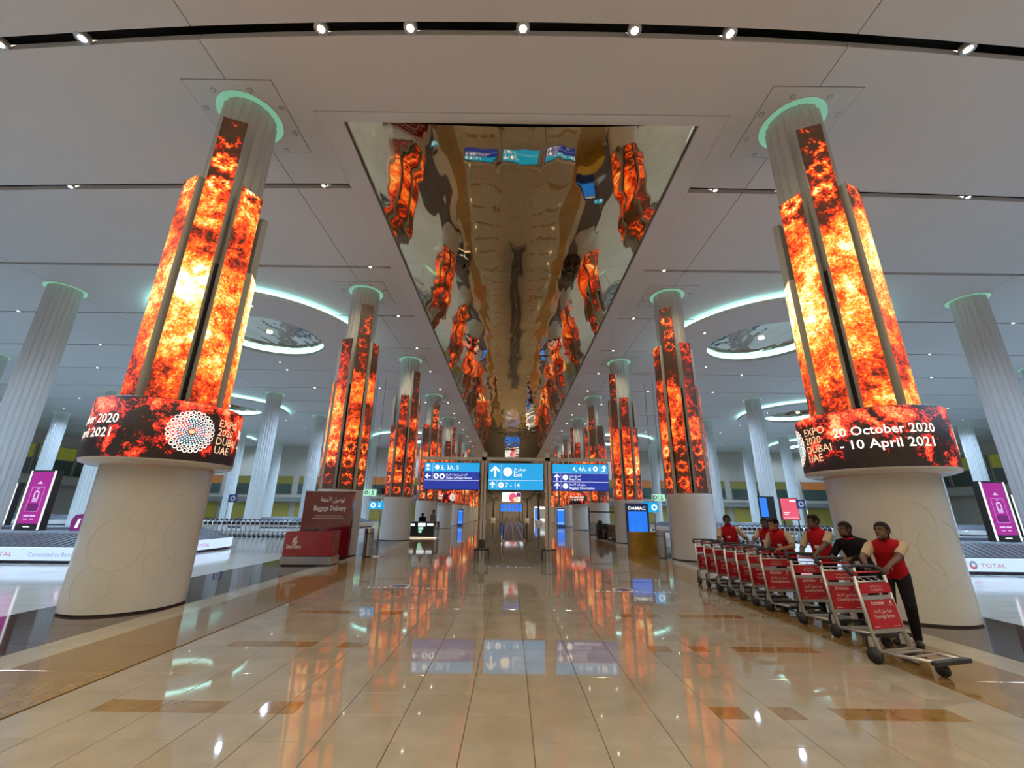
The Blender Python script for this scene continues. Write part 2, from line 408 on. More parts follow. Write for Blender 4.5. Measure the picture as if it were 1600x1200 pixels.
def on_cyl(r, th0, z0):                             # print wrapped round a drum, seen from outside
    return lambda a, b: (r * cos(th0 + a / r), r * sin(th0 + a / r), z0 + b)

# ------------------------------------------------------------------ floor
XT, YT, TW, TH = .03, 3.72, .534, .4415
floor = MB().box(-62, 62, -15, 116, -.3, -.012).build('floor', 'joint'); tag(floor, kind='structure')
YN0, YN1 = YT - 3 * TH, YT + 13 * TH               # single tiles are laid from here to here
_tm = {}
def tile(x0, x1, y0, y1, mat, g=.0025):
    k = (round(x1 - x0, 4), round(y1 - y0, 4), mat)
    if k not in _tm:
        w, d, c = (x1 - x0) / 2 - g, (y1 - y0) / 2 - g, .003
        b = MB(); b.add([(sx * (w - q), sy * (d - q), z) for q, z in ((0, -.012), (0, -c), (c, 0)) for sx, sy in ((-1, -1), (1, -1), (1, 1), (-1, 1))],
                        [(8, 9, 10, 11)] + [(k2 * 4 + i, k2 * 4 + (i + 1) % 4, k2 * 4 + 4 + (i + 1) % 4, k2 * 4 + 4 + i) for k2 in (0, 1) for i in range(4)])
        _tm[k] = b.mesh('tile', mat)
    return link('tile', _tm[k], floor, ((x0 + x1) / 2, (y0 + y1) / 2, 0))
EDGE = XT + 8 * TW - .03
DASH = [(-3.71, -2.64), (-2.32, -1.98), (-1.86, -1.54), (1.60, 1.90), (2.03, 2.38), (2.60, 3.77)]
for j in range(-3, 13):
    ya, yb = YT + j * TH, YT + (j + 1) * TH
    for c in range(-8, 8):
        xa, xb = XT + c * TW, XT + (c + 1) * TW
        xa = max(xa, -EDGE); xb = min(xb, EDGE)
        hit = [(max(xa, a), min(xb, b)) for a, b in DASH if min(xb, b) - max(xa, a) > .1] if j % 4 == 1 else []
        if not hit: tile(xa, xb, ya, yb, 'beige'); continue
        ym = ya + .23; tile(xa, xb, ym, yb, 'beige', .0012)
        a, b = hit[0]
        if a - xa > .03: tile(xa, a, ya, ym, 'beige', .0012)
        tile(a, b, ya, ym, 'tan', .0012)
        if xb - b > .03: tile(b, xb, ya, ym, 'beige', .0012)
SL = 16 * TH / 8
for s in (-1, 1):
    for k in range(8):
        ya, yb = YN0 + k * SL, YN0 + (k + 1) * SL
        for a, b, mt in ((EDGE, 5.45, 'tan'), (5.45, 5.97, 'strip'), (5.97, 8.05, 'brown')):
            tile(min(s * a, s * b), max(s * a, s * b), ya, yb, mt, .0010)
def paving(x0, x1, y0, y1, mat):
    return MB().box(x0, x1, y0, y1, -.011, 0).build('paving', mat, floor)
paving(-EDGE, EDGE, -15, YN0, 'beige_far')
tag(paving(-EDGE, EDGE, YN1, 110, 'beige_far'), kind='stuff')
for s in (-1, 1):
    for a, b, mt in ((EDGE, 5.45, 'tan'), (5.45, 5.97, 'strip'), (5.97, 8.05, 'brown')):
        x0, x1 = min(s * a, s * b), max(s * a, s * b)
        paving(x0, x1, -15, YN0, mt); paving(x0, x1, YN1, 110, mt)
    paving(min(s * 8.05, s * 62), max(s * 8.05, s * 62), -15, 110, 'beige_out')
# tan dash rows go on towards the far end of the walkway, as thin inlays joined in one part
b = MB()
for k in range(4, 40):
    y = YT + TH + k * 4 * TH
    if y < YN1: continue
    for a, c in DASH: b.box(a, c, y, y + .23, -.005, .0008)
tag(b.build('inlay', 'tan', floor), kind='stuff')

# ------------------------------------------------------------------ ceiling: black void, panels with open slots between
ceil = MB().box(-62, 62, -15, 116, H + 1.1, H + 1.25).build('ceiling', 'black'); tag(ceil, kind='structure')
BP = DY / 2
def slot(i, x):                # centre line of slot i (0 is the one overhead)
    y = 5.98 + i * BP
    if i == 0: y += .42 * min(1.0, abs(x) / 11.2) ** 2.2
    if i == 1: y += .27 * min(1.0, abs(x) / 16.2) ** 2.2 - .05
    return y
def slot_w(i): return .125 if i <= 0 else .10 if i == 1 else .085 if i == 2 else .065
def ceiling_panel(x0, x1, i, ya=None, mat='panel'):
    n = max(2, int((x1 - x0) / 1.5)) if i in (-1, 0, 1) else 1
    g = .012; xs = [x0 + g + (x1 - x0 - 2 * g) * k / n for k in range(n + 1)]
    lo = [(ya if ya is not None else slot(i, x) + slot_w(i)) for x in xs]; hi = [slot(i + 1, x) - slot_w(i + 1) for x in xs]
    vs = []; fs = []
    for x, a, c in zip(xs, lo, hi): vs += [(x, a, H), (x, c, H), (x, a, H + .15), (x, c, H + .15)]
    for k in range(n):
        o, q = 4 * k, 4 * k + 4
        fs += [(o, o + 1, q + 1, q), (o + 2, q + 2, q + 3, o + 3), (o, q, q + 2, o + 2), (o + 1, o + 3, q + 3, q + 1)]
    fs += [(0, 2, 3, 1), (4 * n, 4 * n + 1, 4 * n + 3, 4 * n + 2)]
    return MB().add(vs, fs).build('ceiling_panel', mat, ceil)
MX0, MX1, MY0, MY1 = -5.2, 5.2, 7.88, 84.0
XS = [5.2, 6.9, 20.7, 34.5, 48.3, 62]
for i in range(-5, 24):
    for a, c in zip(XS, XS[1:]):
        if i <= 0 and a < 6: continue              # overhead, one wide panel spans between the column lines
        ceiling_panel(a, c, i); ceiling_panel(-c, -a, i)
    if slot(i, 0) < MY0:
        if i < 0: ceiling_panel(-6.9, 6.9, i)
        else:                                       # this one is cut round the mirror frame
            b = MB(); xs = [-6.888, -6.3, -5.75, -5.212, -3.5, -1.75, 0, 1.75, 3.5, 5.212, 5.75, 6.3, 6.888]
            for xa, xb in zip(xs, xs[1:]):
                mid = abs(xa + xb) / 2 < 5.2; P = []
                for z in (H, H + .15):
                    for x in (xa, xb): P += [(x, slot(0, x) + slot_w(0), z), (x, MY0 - .012 if mid else slot(1, x) - slot_w(1), z)]
                b.add(P, [(0, 1, 3, 2), (4, 6, 7, 5), (0, 2, 6, 4), (1, 5, 7, 3)] + ([(0, 4, 5, 1)] if abs(xa) > 5 and not mid else []) + ([(2, 3, 7, 6)] if not mid else []))
            b.build('ceiling_panel', 'panel', ceil)
    elif slot(i, 0) > MY1 - BP:
        ceiling_panel(-5.2, 5.2, i)
# frame of the long foil mirror
IX, IY0 = 4.56, 8.16
fr = tag(MB().box(-5.2, -IX, MY0, MY1, H - .012, H + .06).box(IX, 5.2, MY0, MY1, H - .012, H + .06).box(-IX, IX, MY0, IY0, H - .012, H + .06)
         .build('trim_1', 'panel'), kind='structure')
mir = empty('mirror_ceiling', (0, IY0, H), 0, 'long wavy bronze foil mirror set in the ceiling above the walkway', 'mirror')
nseg = 12; seg = (MY1 - IY0) / nseg
SAG, RAMP = .56, 12.0              # the foil hangs in a shallow belly, lowest along the middle, lifting to the frame at its ends
def foil(x, y): return .09 - SAG * (1 - (x / 4.62) ** 2) * (.35 + .65 * sin(pi / 2 * min(1.0, y / RAMP))) 
for k in range(nseg):
    n, m_ = 36, 16 if k < 2 else 1; ya, yb = k * seg + .004, (k + 1) * seg - .004
    xs_ = [-4.62 + 9.24 * i / n for i in range(n + 1)]; ys_ = [ya + (yb - ya) * j / m_ for j in range(m_ + 1)]
    vs = [(x, y, foil(x, y)) for y in ys_ for x in xs_]
    fs = [(j * (n + 1) + i, (j + 1) * (n + 1) + i, (j + 1) * (n + 1) + i + 1, j * (n + 1) + i + 1) for j in range(m_) for i in range(n)]
    MB().add(vs, fs).build('mirror_panel', 'mirror', mir, True)

# ------------------------------------------------------------------ walls
def wall(name, *a, mat='wall'): return tag(MB().box(*a).build(name, mat), kind='structure')
wl = wall('wall_left', -62, -61.5, -15, 116, -.012, H + .6); wr = wall('wall_right', 61.5, 62, -15, 116, -.012, H + .6)
wall('wall_rear', -61.5, 61.5, -15, -14.5, -.012, H + .45); wb = wall('wall_back', -61.5, 61.5, 115, 115.5, -.012, H + .45)
bl = wall("wall_far_left", -61.5, -11, 66, 66.6, 0, H, mat="wall"); br = wall("wall_far_right", 11, 61.5, 66, 66.6, 0, H, mat="wall")
for s, w in ((-1, bl), (1, br)):
    wn = 0
    for k in range(9):
        xa = 12.0 + k * 5.5; x0, x1 = (xa, xa + 4.6) if s > 0 else (-xa - 4.6, -xa)
        MB().box(x0, x1, 65.90, 66.0, .25, 2.55).build('wall_panel', 'yellow_wall', w)
        wd = MB().box(x0, x1, 65.86, 66.0, 3.85, 6.6).build('window', 'wall_grey', w)
        MB().box(x0 + .08, x1 - .08, 65.83, 65.86, 3.95, 5.4).build('pane', 'glass', wd)
        MB().box(x0 + .08, x1 - .08, 65.84, 65.87, 5.4, 6.5).build('lit_soffit', 'orange_glow' if k in (1, 2, 6) else 'green_glow', wd)
    bal = MB().box(min(s * 11.5, s * 61.4), max(s * 11.5, s * 61.4), 64.9, 66.0, 2.75, 3.35).build('balcony_band', 'wall_grey', w)
    MB().box(min(s * 11.5, s * 61.4), max(s * 11.5, s * 61.4), 64.8, 66.0, 3.35, 3.7).build('balcony_parapet', 'wall', w)
for s, w in ((-1, wl), (1, wr)):
    for k in range(8):
        y0 = 22 + k * 5.3
        x0, x1 = (-61.5, -61.3) if s < 0 else (61.3, 61.5)
        wd = MB().box(x0, x1, y0, y0 + 4.9, 5.6, 9.4).build('window', 'wall_grey', w)
        q = s * .03
        MB().box(min(x0, x0 - q), x1 + abs(q) if s < 0 else x1, y0 + .1, y0 + 4.8, 5.7, 7.6).build('pane', 'glass', wd)
        xa = -61.3 if s < 0 else 61.27
        MB().box(xa, xa + .03, y0 + .1, y0 + 4.8, 7.7, 9.3).build('lit_soffit', 'green_glow', wd)
    MB().box(-61.5 if s < 0 else 60.3, -60.3 if s < 0 else 61.5, 20, 65.9, 4.4, 5.5).build('balcony_parapet', 'wall', w)

for s, w in ((-1, 'left'), (1, 'right')):
    wall('wall_corridor_%s' % w, min(s * 11, s * 11.4), max(s * 11, s * 11.4), 66.6, 115, 0, H)

# ------------------------------------------------------------------ spotlights in the slots (each with its own lamp where it lights the hall)
_ring = MB().lathe([(.055, -.02), (.095, -.035), (.105, -.02), (.105, .05)], 16).mesh('trim_ring', 'alu', True)
_lens = MB().lathe([(.001, -.012), (.05, -.012), (.07, -.02)], 14).mesh('lens', 'lens')
_dark_lens = MB().lathe([(.001, -.012), (.05, -.012), (.07, -.02)], 14).mesh('lens', 'led_edge')
def spot_lamp(parent, w, ang=125, cool=False):
    d = bpy.data.lights.new('lamp', 'SPOT'); d.energy = w; d.color = COOL_RGB if cool else LAMP_RGB; d.spot_size = R(150 if cool else ang); d.spot_blend = 1.0 if cool else .7; d.shadow_soft_size = .12
    o = bpy.data.objects.new('lamp', d); COL.objects.link(o); o.parent = parent; o.location = (0, 0, -.07); return o
def spotlight(x, y, z, label, group, w=0.0, big=1.0, lit=True, cool=False):
    e = empty('ceiling_spotlight', (x, y, z), 0, label, 'spotlight', group); e.scale = (big,) * 3
    link('trim_ring', _ring, e); link('lens', _lens if lit else _dark_lens, e)
    if w: spot_lamp(e, w, 125, cool)
    return e
NTB = ['first', 'second', 'third', 'fourth', 'fifth', 'sixth']
for x, lab in ((-11.32, 'spotlight at the far left end of the nearest dark ceiling slot'), (-9.4, 'second spotlight from the left in the nearest dark ceiling slot'),
               (-4.21, 'bright spotlight in nearest ceiling slot above the left LED column'), (-2.35, 'bright spotlight in nearest ceiling slot, just left of its middle'),
               (-.02, 'brightest spotlight at the middle of the nearest ceiling slot'), (2.29, 'bright spotlight in nearest ceiling slot, just right of its middle'),
               (4.28, 'bright spotlight in nearest ceiling slot above the mirror corner on the right'), (9.48, 'rightmost spotlight in the nearest dark ceiling slot')):
    spotlight(x, slot(0, x), H + .03, lab, 'spotlights of the nearest ceiling slot', LAMP_W * .30, 1.35)
for i in range(-4, 0):  # unseen lamps added so their floor bounce warms the ceiling overhead
    for q, x in enumerate((-16, -9, -3, 3, 9, 16)): spotlight(x, slot(i, x), H + .03, 'added warm spotlight in the %s ceiling slot behind the camera, %s from the left' % (NTB[-i - 1], NTB[q]), 'added spotlights behind the camera', LAMP_W * {-1: .5, -2: 1.4, -3: 4.6, -4: 7.0}[i])
NTH = ['', 'second', 'third', 'fourth', 'fifth', 'sixth', 'seventh', 'eighth', 'ninth', 'tenth', 'eleventh', 'twelfth', 'thirteenth', 'fourteenth', 'fifteenth', 'sixteenth', 'seventeenth', 'eighteenth', 'nineteenth', 'twentieth']
for i in range(-4, 1):  # unseen cool lamps added to brighten and blue the side ceilings
    for q, x in enumerate((-26, -17, 17, 26)): spotlight(x, slot(i, x), H + .03, 'added cool side-hall spotlight beside the camera, %s slot back, %s from the left' % (NTB[-i], NTB[q]), 'added spotlights behind the camera', LAMP_W * (3.4 if i > -2 else .6), 1.0, True, True)
for x, y in ((-3, slot(19, 0)), (3, slot(19, 0)), (-3, slot(21, 0)), (3, slot(21, 0)), (-3, slot(23, 0)), (3, slot(23, 0))):  # lamps added to light the dark end of the hall
    spotlight(x, y, H + .02, 'tiny added spotlight beyond the far end of the mirror, %s side, %s slot' % ('left' if x < 0 else 'right', NTB[int(y > 93) + int(y > 101)]), 'added spotlights at the far end', LAMP_W * 4)
for i in range(1, 20):
    xs = [6.03, 8.1 if i % 2 else 11.0, 14.0 if i < 3 else 16.3, 25.5, 29.9, 40.0, 46.0]
    for x in xs:
        for s in (-1, 1):
            if i > 13 and x > 20: continue
            w = 0
            if x == 6.03: w = LAMP_W * (.6 if i < 9 else 1.2 if i < 14 else 2.5)
            if x in (14.0, 16.3): w = LAMP_W * 4.6
            if x > 20: w = LAMP_W * 3.4
            if i > 13 and x > 7: w = 0
            spotlight(s * x, slot(i, x), H + .02, 'small spotlight in the %s ceiling slot, %s from the mirror on the %s side' % (NTH[i], ['nearest', 'second', 'third', 'fourth', 'fifth', 'sixth', 'seventh'][xs.index(x)], 'left' if s < 0 else 'right'),
                      'spotlights of the farther ceiling slots', w, .9, True, x > 10)

# ------------------------------------------------------------------ round dropped ceiling rings with cove light and a mirror disc
def ceiling_ring(x, y, label):
    e = empty('ceiling_ring', (x, y, H), 0, label, 'ceiling light', 'round cove lights of the ceiling')
    MB().lathe([(2.85, -.42), (5.25, -.42), (5.25, -.24), (5.22, -.20), (2.95, -.20), (2.85, -.24), (2.85, -.42)], 96).build('dropped_ring', 'panel', e, True).data.polygons.foreach_set('use_smooth', [False] * (96 * 6))
    MB().lathe([(5.12, -.20), (5.12, -.03)], 96).build('cove_strip', 'cove', e)
    MB().lathe([(2.92, -.26), (2.92, -.03)], 96).build('inner_cove_strip', 'cove_in', e)
    MB().lathe([(.001, -.025), (2.90, -.025)], 72).build('mirror_disc', 'mirror_disc', e)
    MB().lathe([(.001, -.10), (.16, -.10), (.16, -.02)], 20).build('disc_lamp', 'led_white', e)
    for a in (20, 110, 200, 290):
        r = link('trim_ring', _ring, e, (4.1 * cos(R(a)), 4.1 * sin(R(a)), -.42)); r.scale = (.8,) * 3
        l = link('lens', _lens, r, (0, 0, 0))
YR = [Y1 + 1.5 * DY, Y1 + 3.5 * DY, Y1 + 5.5 * DY]
for s, w in ((-1, 'left'), (1, 'right')):
    ceiling_ring(s * 13.8, YR[0], 'nearest round ceiling disc with cyan cove light, %s of the mirror' % w)
    ceiling_ring(s * 27.6, YR[1], 'second round ceiling disc with cyan cove light, out in the %s side hall' % w)
    ceiling_ring(s * 13.8, YR[2], 'far round ceiling disc with cyan cove light beside the %s LED columns' % w)
    ceiling_ring(s * 55.2, YR[1], 'round ceiling disc with cyan cove light near the %s outer wall' % w)
    ceiling_ring(s * 41.4, YR[2], 'small distant ceiling disc with cyan cove light, deep in the %s side hall' % w)

# ------------------------------------------------------------------ columns
NF = 20
flute = lambda a: 1 - .085 * abs(sin(a * NF / 2)) ** .7
shaft_me = MB().lathe([(.60, 0), (.60, H - .02)], NF * 8, rad=flute).mesh('shaft', 'shaft')
glow_me = MB().lathe([(.575, H - .016), (.74, H - .016), (.745, H - .022), (.76, H - .022), (.76, H)], 48, mis=[0, 0, 1, 1]).mesh('recess_glow', ['green', 'panel'])  # flush glowing ring in place of a lit recess round the shaft
plate_me = MB().box(-1.05, 1.05, -.98, 1.02, H - .010, H + .0).mesh('mount_plate', 'panel')
gap_me = MB().box(-1.062, 1.062, -.992, 1.032, H - .003, H + .0).mesh('plate_joint', 'dark')
PS = [(-.46, -.74), (.42, -.75), (-.94, -.28), (.94, -.30), (.93, .42), (.42, .96), (-.42, .95), (-.93, .44)]
def column_head(e, detail=True):
    link('recess_glow', glow_me, e)
    if detail:
        p = link('mount_plate', plate_me, e); link('plate_joint', gap_me, p)
        for a, c in PS:
            r = link('trim_ring', _ring, p, (a, c, H - .010)); r.scale = (.62,) * 3
PAN_H = {0: 10.2, 1: 8.55, 2: 6.7, 3: 8.55}
def panel_mesh(th, z1, mat, w=.49, a=.83, t=.15):
    b = MB(); n = Vector((cos(th), sin(th), 0)); s = Vector((-sin(th), cos(th), 0)); z0 = 2.4
    P = lambda d, u, z: n * d + s * u + Vector((0, 0, z)); h = w / 2
    vs = [P(d, u, z) for d in (a, a - t) for z in (z0, z1) for u in (-h, h)]
    b.add(vs, [(0, 1, 3, 2)], 0, [[(-h, z0), (h, z0), (h, z1), (-h, z1)]])
    b.add(vs, [(4, 6, 7, 5), (0, 2, 6, 4), (1, 5, 7, 3), (2, 3, 7, 6), (0, 4, 5, 1)], 1)
    return b.mesh('led_panel', [mat, 'led_edge'])
drum_me = MB().lathe([(.83, 0), (.83, .03), (.855, .03), (.855, 2.34), (.845, 2.38), (.80, 2.40), (.5, 2.40)], 72, mis=[1, 1, 0, 0, 0, 0]).mesh('drum', ['white', 'dark'])
core_me = MB().lathe([(.645, 2.40), (.645, 6.6), (.60, 6.6)], 32).mesh('dark_core', 'dark')  # dark cylinder added so the gaps between panels look dark
ring_me = MB().lathe([(.86, 2.36), (1.02, 2.36), (1.14, 2.40), (1.16, 2.455), (1.16, 3.50), (1.12, 3.52), (.9, 3.52)], 96, mis=[1, 1, 1, 0, 2, 2]).mesh('ring_screen', ['band', 'white', 'dark'], True)
def ring_print(parent, ph):
    d = D2(); f = on_cyl(1.166, ph + R(90), 2.45)
    for k in range(2):
        th = ph + pi * k
        d = D2(); d.text('20 October 2020', 0, .58, .225, 'c', .010, 1.50); d.text('- 10 April 2021', 0, .34, .225, 'c', .010, 1.36)
        d.build('date_lettering', 'led_white', parent, on_cyl(1.167, th + R(90), 2.45))
        d = D2()
        for q, t in enumerate(('EXPO', '2020', 'DUBAI', 'UAE')): d.text(t, -.16, .70 - .17 * q, .20, 'l', .002)
        d.build('title_lettering', 'led_cream', parent, on_cyl(1.167, th + R(30), 2.45))
        lo = D2()
        for rr, n, c in ((.345, 26, .040), (.272, 26, .034)):
            for i in range(n):
                a = 2 * pi * (i + (.5 if rr < .3 else 0)) / n; lo.ring(rr * cos(a), rr * sin(a), c * .62, c, 10)
        lo.build('logo_rings', 'led_white', parent, on_cyl(1.167, th, 2.97))
        ice = D2()
        for rr, n, c in ((.225, 30, .017), (.185, 26, .017), (.145, 22, .016), (.108, 18, .015), (.075, 13, .012)):
            for i in range(n): a = 2 * pi * (i + rr * 9) / n; ice.disc(rr * cos(a), rr * sin(a), c, 6)
        ice.build('logo_dots', 'led_ice', parent, on_cyl(1.167, th, 2.97))
        D2().disc(0, 0, .052, 16, .04).build('logo_centre', 'led_cream', parent, on_cyl(1.168, th, 2.97))
TALL = {0: -68, 1: -59, 2: -40, 3: -62, 4: -30, 5: -67, 6: -50, 7: -67, 8: -45}
ORD = ['nearest', 'second', 'third', 'fourth', 'fifth', 'sixth', 'seventh', 'eighth', 'ninth']
_pc = {}
for k in range(9):
    for s, w in ((-1, 'left'), (1, 'right')):
        lab = '%s white column with fiery LED panels on the %s of the walkway' % (ORD[k], w)
        if k in (0, 4): lab = '%s white LED column on the %s of the walkway, with a ring screen' % (ORD[k], w)
        e = empty('led_column', (s * CXL, Y1 + k * DY, 0), 0, lab, 'column', 'LED columns along the walkway')
        link('shaft', shaft_me, e); link('drum', drum_me, e); column_head(e, k < 4); link('dark_core', core_me, e)
        t0 = R(TALL[k]) if s < 0 else pi - R(TALL[k])
        mat = 'fire_hot' if k == 0 else 'fire_low' if k in (5, 7, 8) else 'fire_red'
        for q in range(8):
            th = t0 + q * pi / 4; key = (round(th, 4), q % 4, mat)
            if key not in _pc: _pc[key] = panel_mesh(th, PAN_H[q % 4], mat)
            link('led_panel', _pc[key], e)
        if k in (0, 4):
            r = link('ring_screen', ring_me, e)
            ring_print(r, R(-35) if s < 0 else R(151))
        if k == 0:
            vw = R(-50) if s < 0 else R(-131)
            for a, z, rr in ((-.35, 1.05, .40), (.33, .75, .24), (.30, 1.55, .34), (-.55, .42, .30), (.70, 1.15, .42), (-.05, 1.45, .18)):
                f = on_cyl(.857, vw + a / .855, z); n = 40
                MB().tube([f(rr * cos(2 * pi * i / n), rr * sin(2 * pi * i / n)) for i in range(n + 1)], .004, 5, caps=False).build('relief_ring', 'white', e, True)
for col, (X, k0) in enumerate(((20.7, 1), (34.5, 2), (48.3, 3))):
    for k in range(k0, 7):
        for s, w in ((-1, 'left'), (1, 'right')):
            lab = 'plain white fluted column, %s in the %s row of the %s side hall' % (['first', 'second', 'third', 'fourth', 'fifth', 'sixth'][k - k0], ['inner', 'middle', 'outer'][col], w)
            e = empty('fluted_column', (s * X, Y1 + k * DY, 0), 0, lab, 'column', 'plain columns of the side halls')
            link('shaft', shaft_me, e); column_head(e, False)

# ------------------------------------------------------------------ overhead sign gantry
def pictogram(d, x, y, r): d.disc(x, y, r, 24)
GY = 15.55
g = empty('sign_gantry', (0, GY, 0), 0, 'steel sign gantry with three lit blue direction signs over the walkway', 'sign')
for x in (-1.15, 1.19):
    p = MB().box(x - .09, x + .09, -.05, .05, 0, 3.78).build('post', 'alu', g)
    MB().box(x - .012, x + .012, -.054, -.05, .3, 3.5).build('post_groove', 'dark', p)
    if x < 0: MB().box(x - .10, x + .10, -.062, .062, .42, .70).build('post_sleeve', 'dark', p)
    gd = MB(); gd.box(x - .26, x + .26, -.22, -.16, .36, .40); gd.box(x - .26, x + .26, .16, .22, .36, .40); gd.box(x - .26, x - .20, -.22, .22, .36, .40); gd.box(x + .20, x + .26, -.22, .22, .36, .40)
    for q in range(5): gd.tube([(x - .23 + .115 * q, -.19, 0), (x - .23 + .115 * q, -.19, .37)], .012, 6)
    for q in (-.23, .23): gd.tube([(x + q, .19, 0), (x + q, .19, .37)], .014, 6)
    gd.build('foot_guard', 'dark', p)
MB().box(-3.45, 3.5, -.05, .05, 3.46, 3.58).build('beam', 'alu', g)
def sign_panel(x0, x1, rows, z0=2.41, z1=3.36):
    p = MB().box(x0 - .02, x1 + .02, -.02, .10, z0 - .02, z1 + .02).build('sign_panel', 'dark', g)
    for (a, b, mat) in rows: MB().box(x0, x1, -.028, -.02, z0 + a, z0 + b).build('lit_face', mat, p)
    return p
def pr_build(d, name, mat, p, x0, e=.032): return d.build(name, mat, p, lambda a, b: (x0 + a, -e, 2.41 + b))
pL = sign_panel(-3.35, -1.32, ((0, .315, 'sign_blue'), (.322, .618, 'sign_blue'), (.625, .95, 'sign_cyan')))
d = D2(); d.rect(0, 2.03, .313, .323); d.rect(.30, .306, .34, .94)
d.stroke([(.06, .70), (.20, .70)], .035); d.stroke([(.12, .70), (.12, .88)], .045); d.stroke([(.05, .82), (.12, .90), (.19, .82)], .04)
d.arrow(.14, .465, .17, -1, 0, .04); d.ring(.46, .785, .035, .085); d.disc(.46, .785, .05); d.text('3, 3A, 5', .60, .70, .225, 'l', .004, .66)
pictogram(d, .44, .465, .10); pictogram(d, .66, .465, .10)
d.text('Toilets & Prayer Rooms', .80, .365, .12, 'l', .006, .96); d.text(arabic('المصلى ودورات المياه'), .80, .49, .11, 'l', .004, .78)
pr_build(d, 'lettering', 'sign_white', pL, -3.35)
d = D2(); d.rect(.41, .47, .41, .52); d.disc(.66, .45, .05, 10); d.rect(.615, .705, .40, .43); pr_build(d, 'pictogram', 'sign_blue', pL, -3.35, .034)
pC = sign_panel(-.98, 1.03, ((0, .335, 'sign_cyan'), (.342, .95, 'sign_cyan')))
d = D2(); d.rect(0, 2.01, .334, .344); d.rect(.30, .306, .02, .33); d.rect(.46, .466, .36, .94)
d.arrow(.24, .645, .34, 0, 1, .07); d.arrow(.15, .165, .19, 0, 1, .042); d.ring(.46, .165, .03, .10); pictogram(d, .70, .64, .165)
d.text('Exit', .93, .47, .21, 'l', .004); d.text(arabic('مخرج'), .93, .68, .20, 'l', .004); d.text('7 - 14', .62, .09, .225, 'l', .004)
pr_build(d, 'lettering', 'sign_white', pC, -.98)
d = D2(); d.rect(.58, .82, .565, .60)
for q in range(4): d.disc(.61 + .06 * q, .66, .02, 8); d.rect(.595 + .06 * q, .625 + .06 * q, .59, .64)
pr_build(d, 'pictogram', 'warm_light', pC, -.98, .034)
pR = sign_panel(1.38, 3.42, ((0, .305, 'sign_blue'), (.312, .618, 'sign_blue'), (.625, .95, 'sign_cyan')))
d = D2(); d.rect(0, 2.04, .304, .314); d.rect(0, 2.04, .616, .626); d.rect(.30, .306, .02, .60); d.rect(1.74, 1.746, .64, .94)
d.arrow(.15, .155, .20, 0, 1, .042); d.arrow(.15, .465, .20, 0, 1, .042); pictogram(d, .46, .155, .10); pictogram(d, .46, .465, .10)
d.stroke([(1.80, .70), (1.92, .70)], .035); d.stroke([(1.90, .70), (1.90, .88)], .045); d.stroke([(1.83, .82), (1.90, .90), (1.97, .82)], .04)
d.text('4, 4A, 6', .74, .70, .225, 'l', .004, .68); d.ring(1.58, .785, .035, .09)
d.text('Duty Free', .60, .37, .12, 'l', .006, .42); d.text(arabic('السوق الحرة'), .60, .49, .11, 'l', .004, .42)
d.text('Baggage Information', .60, .055, .12, 'l', .010, .92); d.text(arabic('معلومات الأمتعة'), .60, .18, .11, 'l', .004, .60)
pr_build(d, 'lettering', 'sign_white', pR, 1.38)
d = D2(); d.ring(.46, .465, .03, .06); d.rect(.41, .51, .12, .19); pr_build(d, 'pictogram', 'warm_light', pR, 1.38, .034)

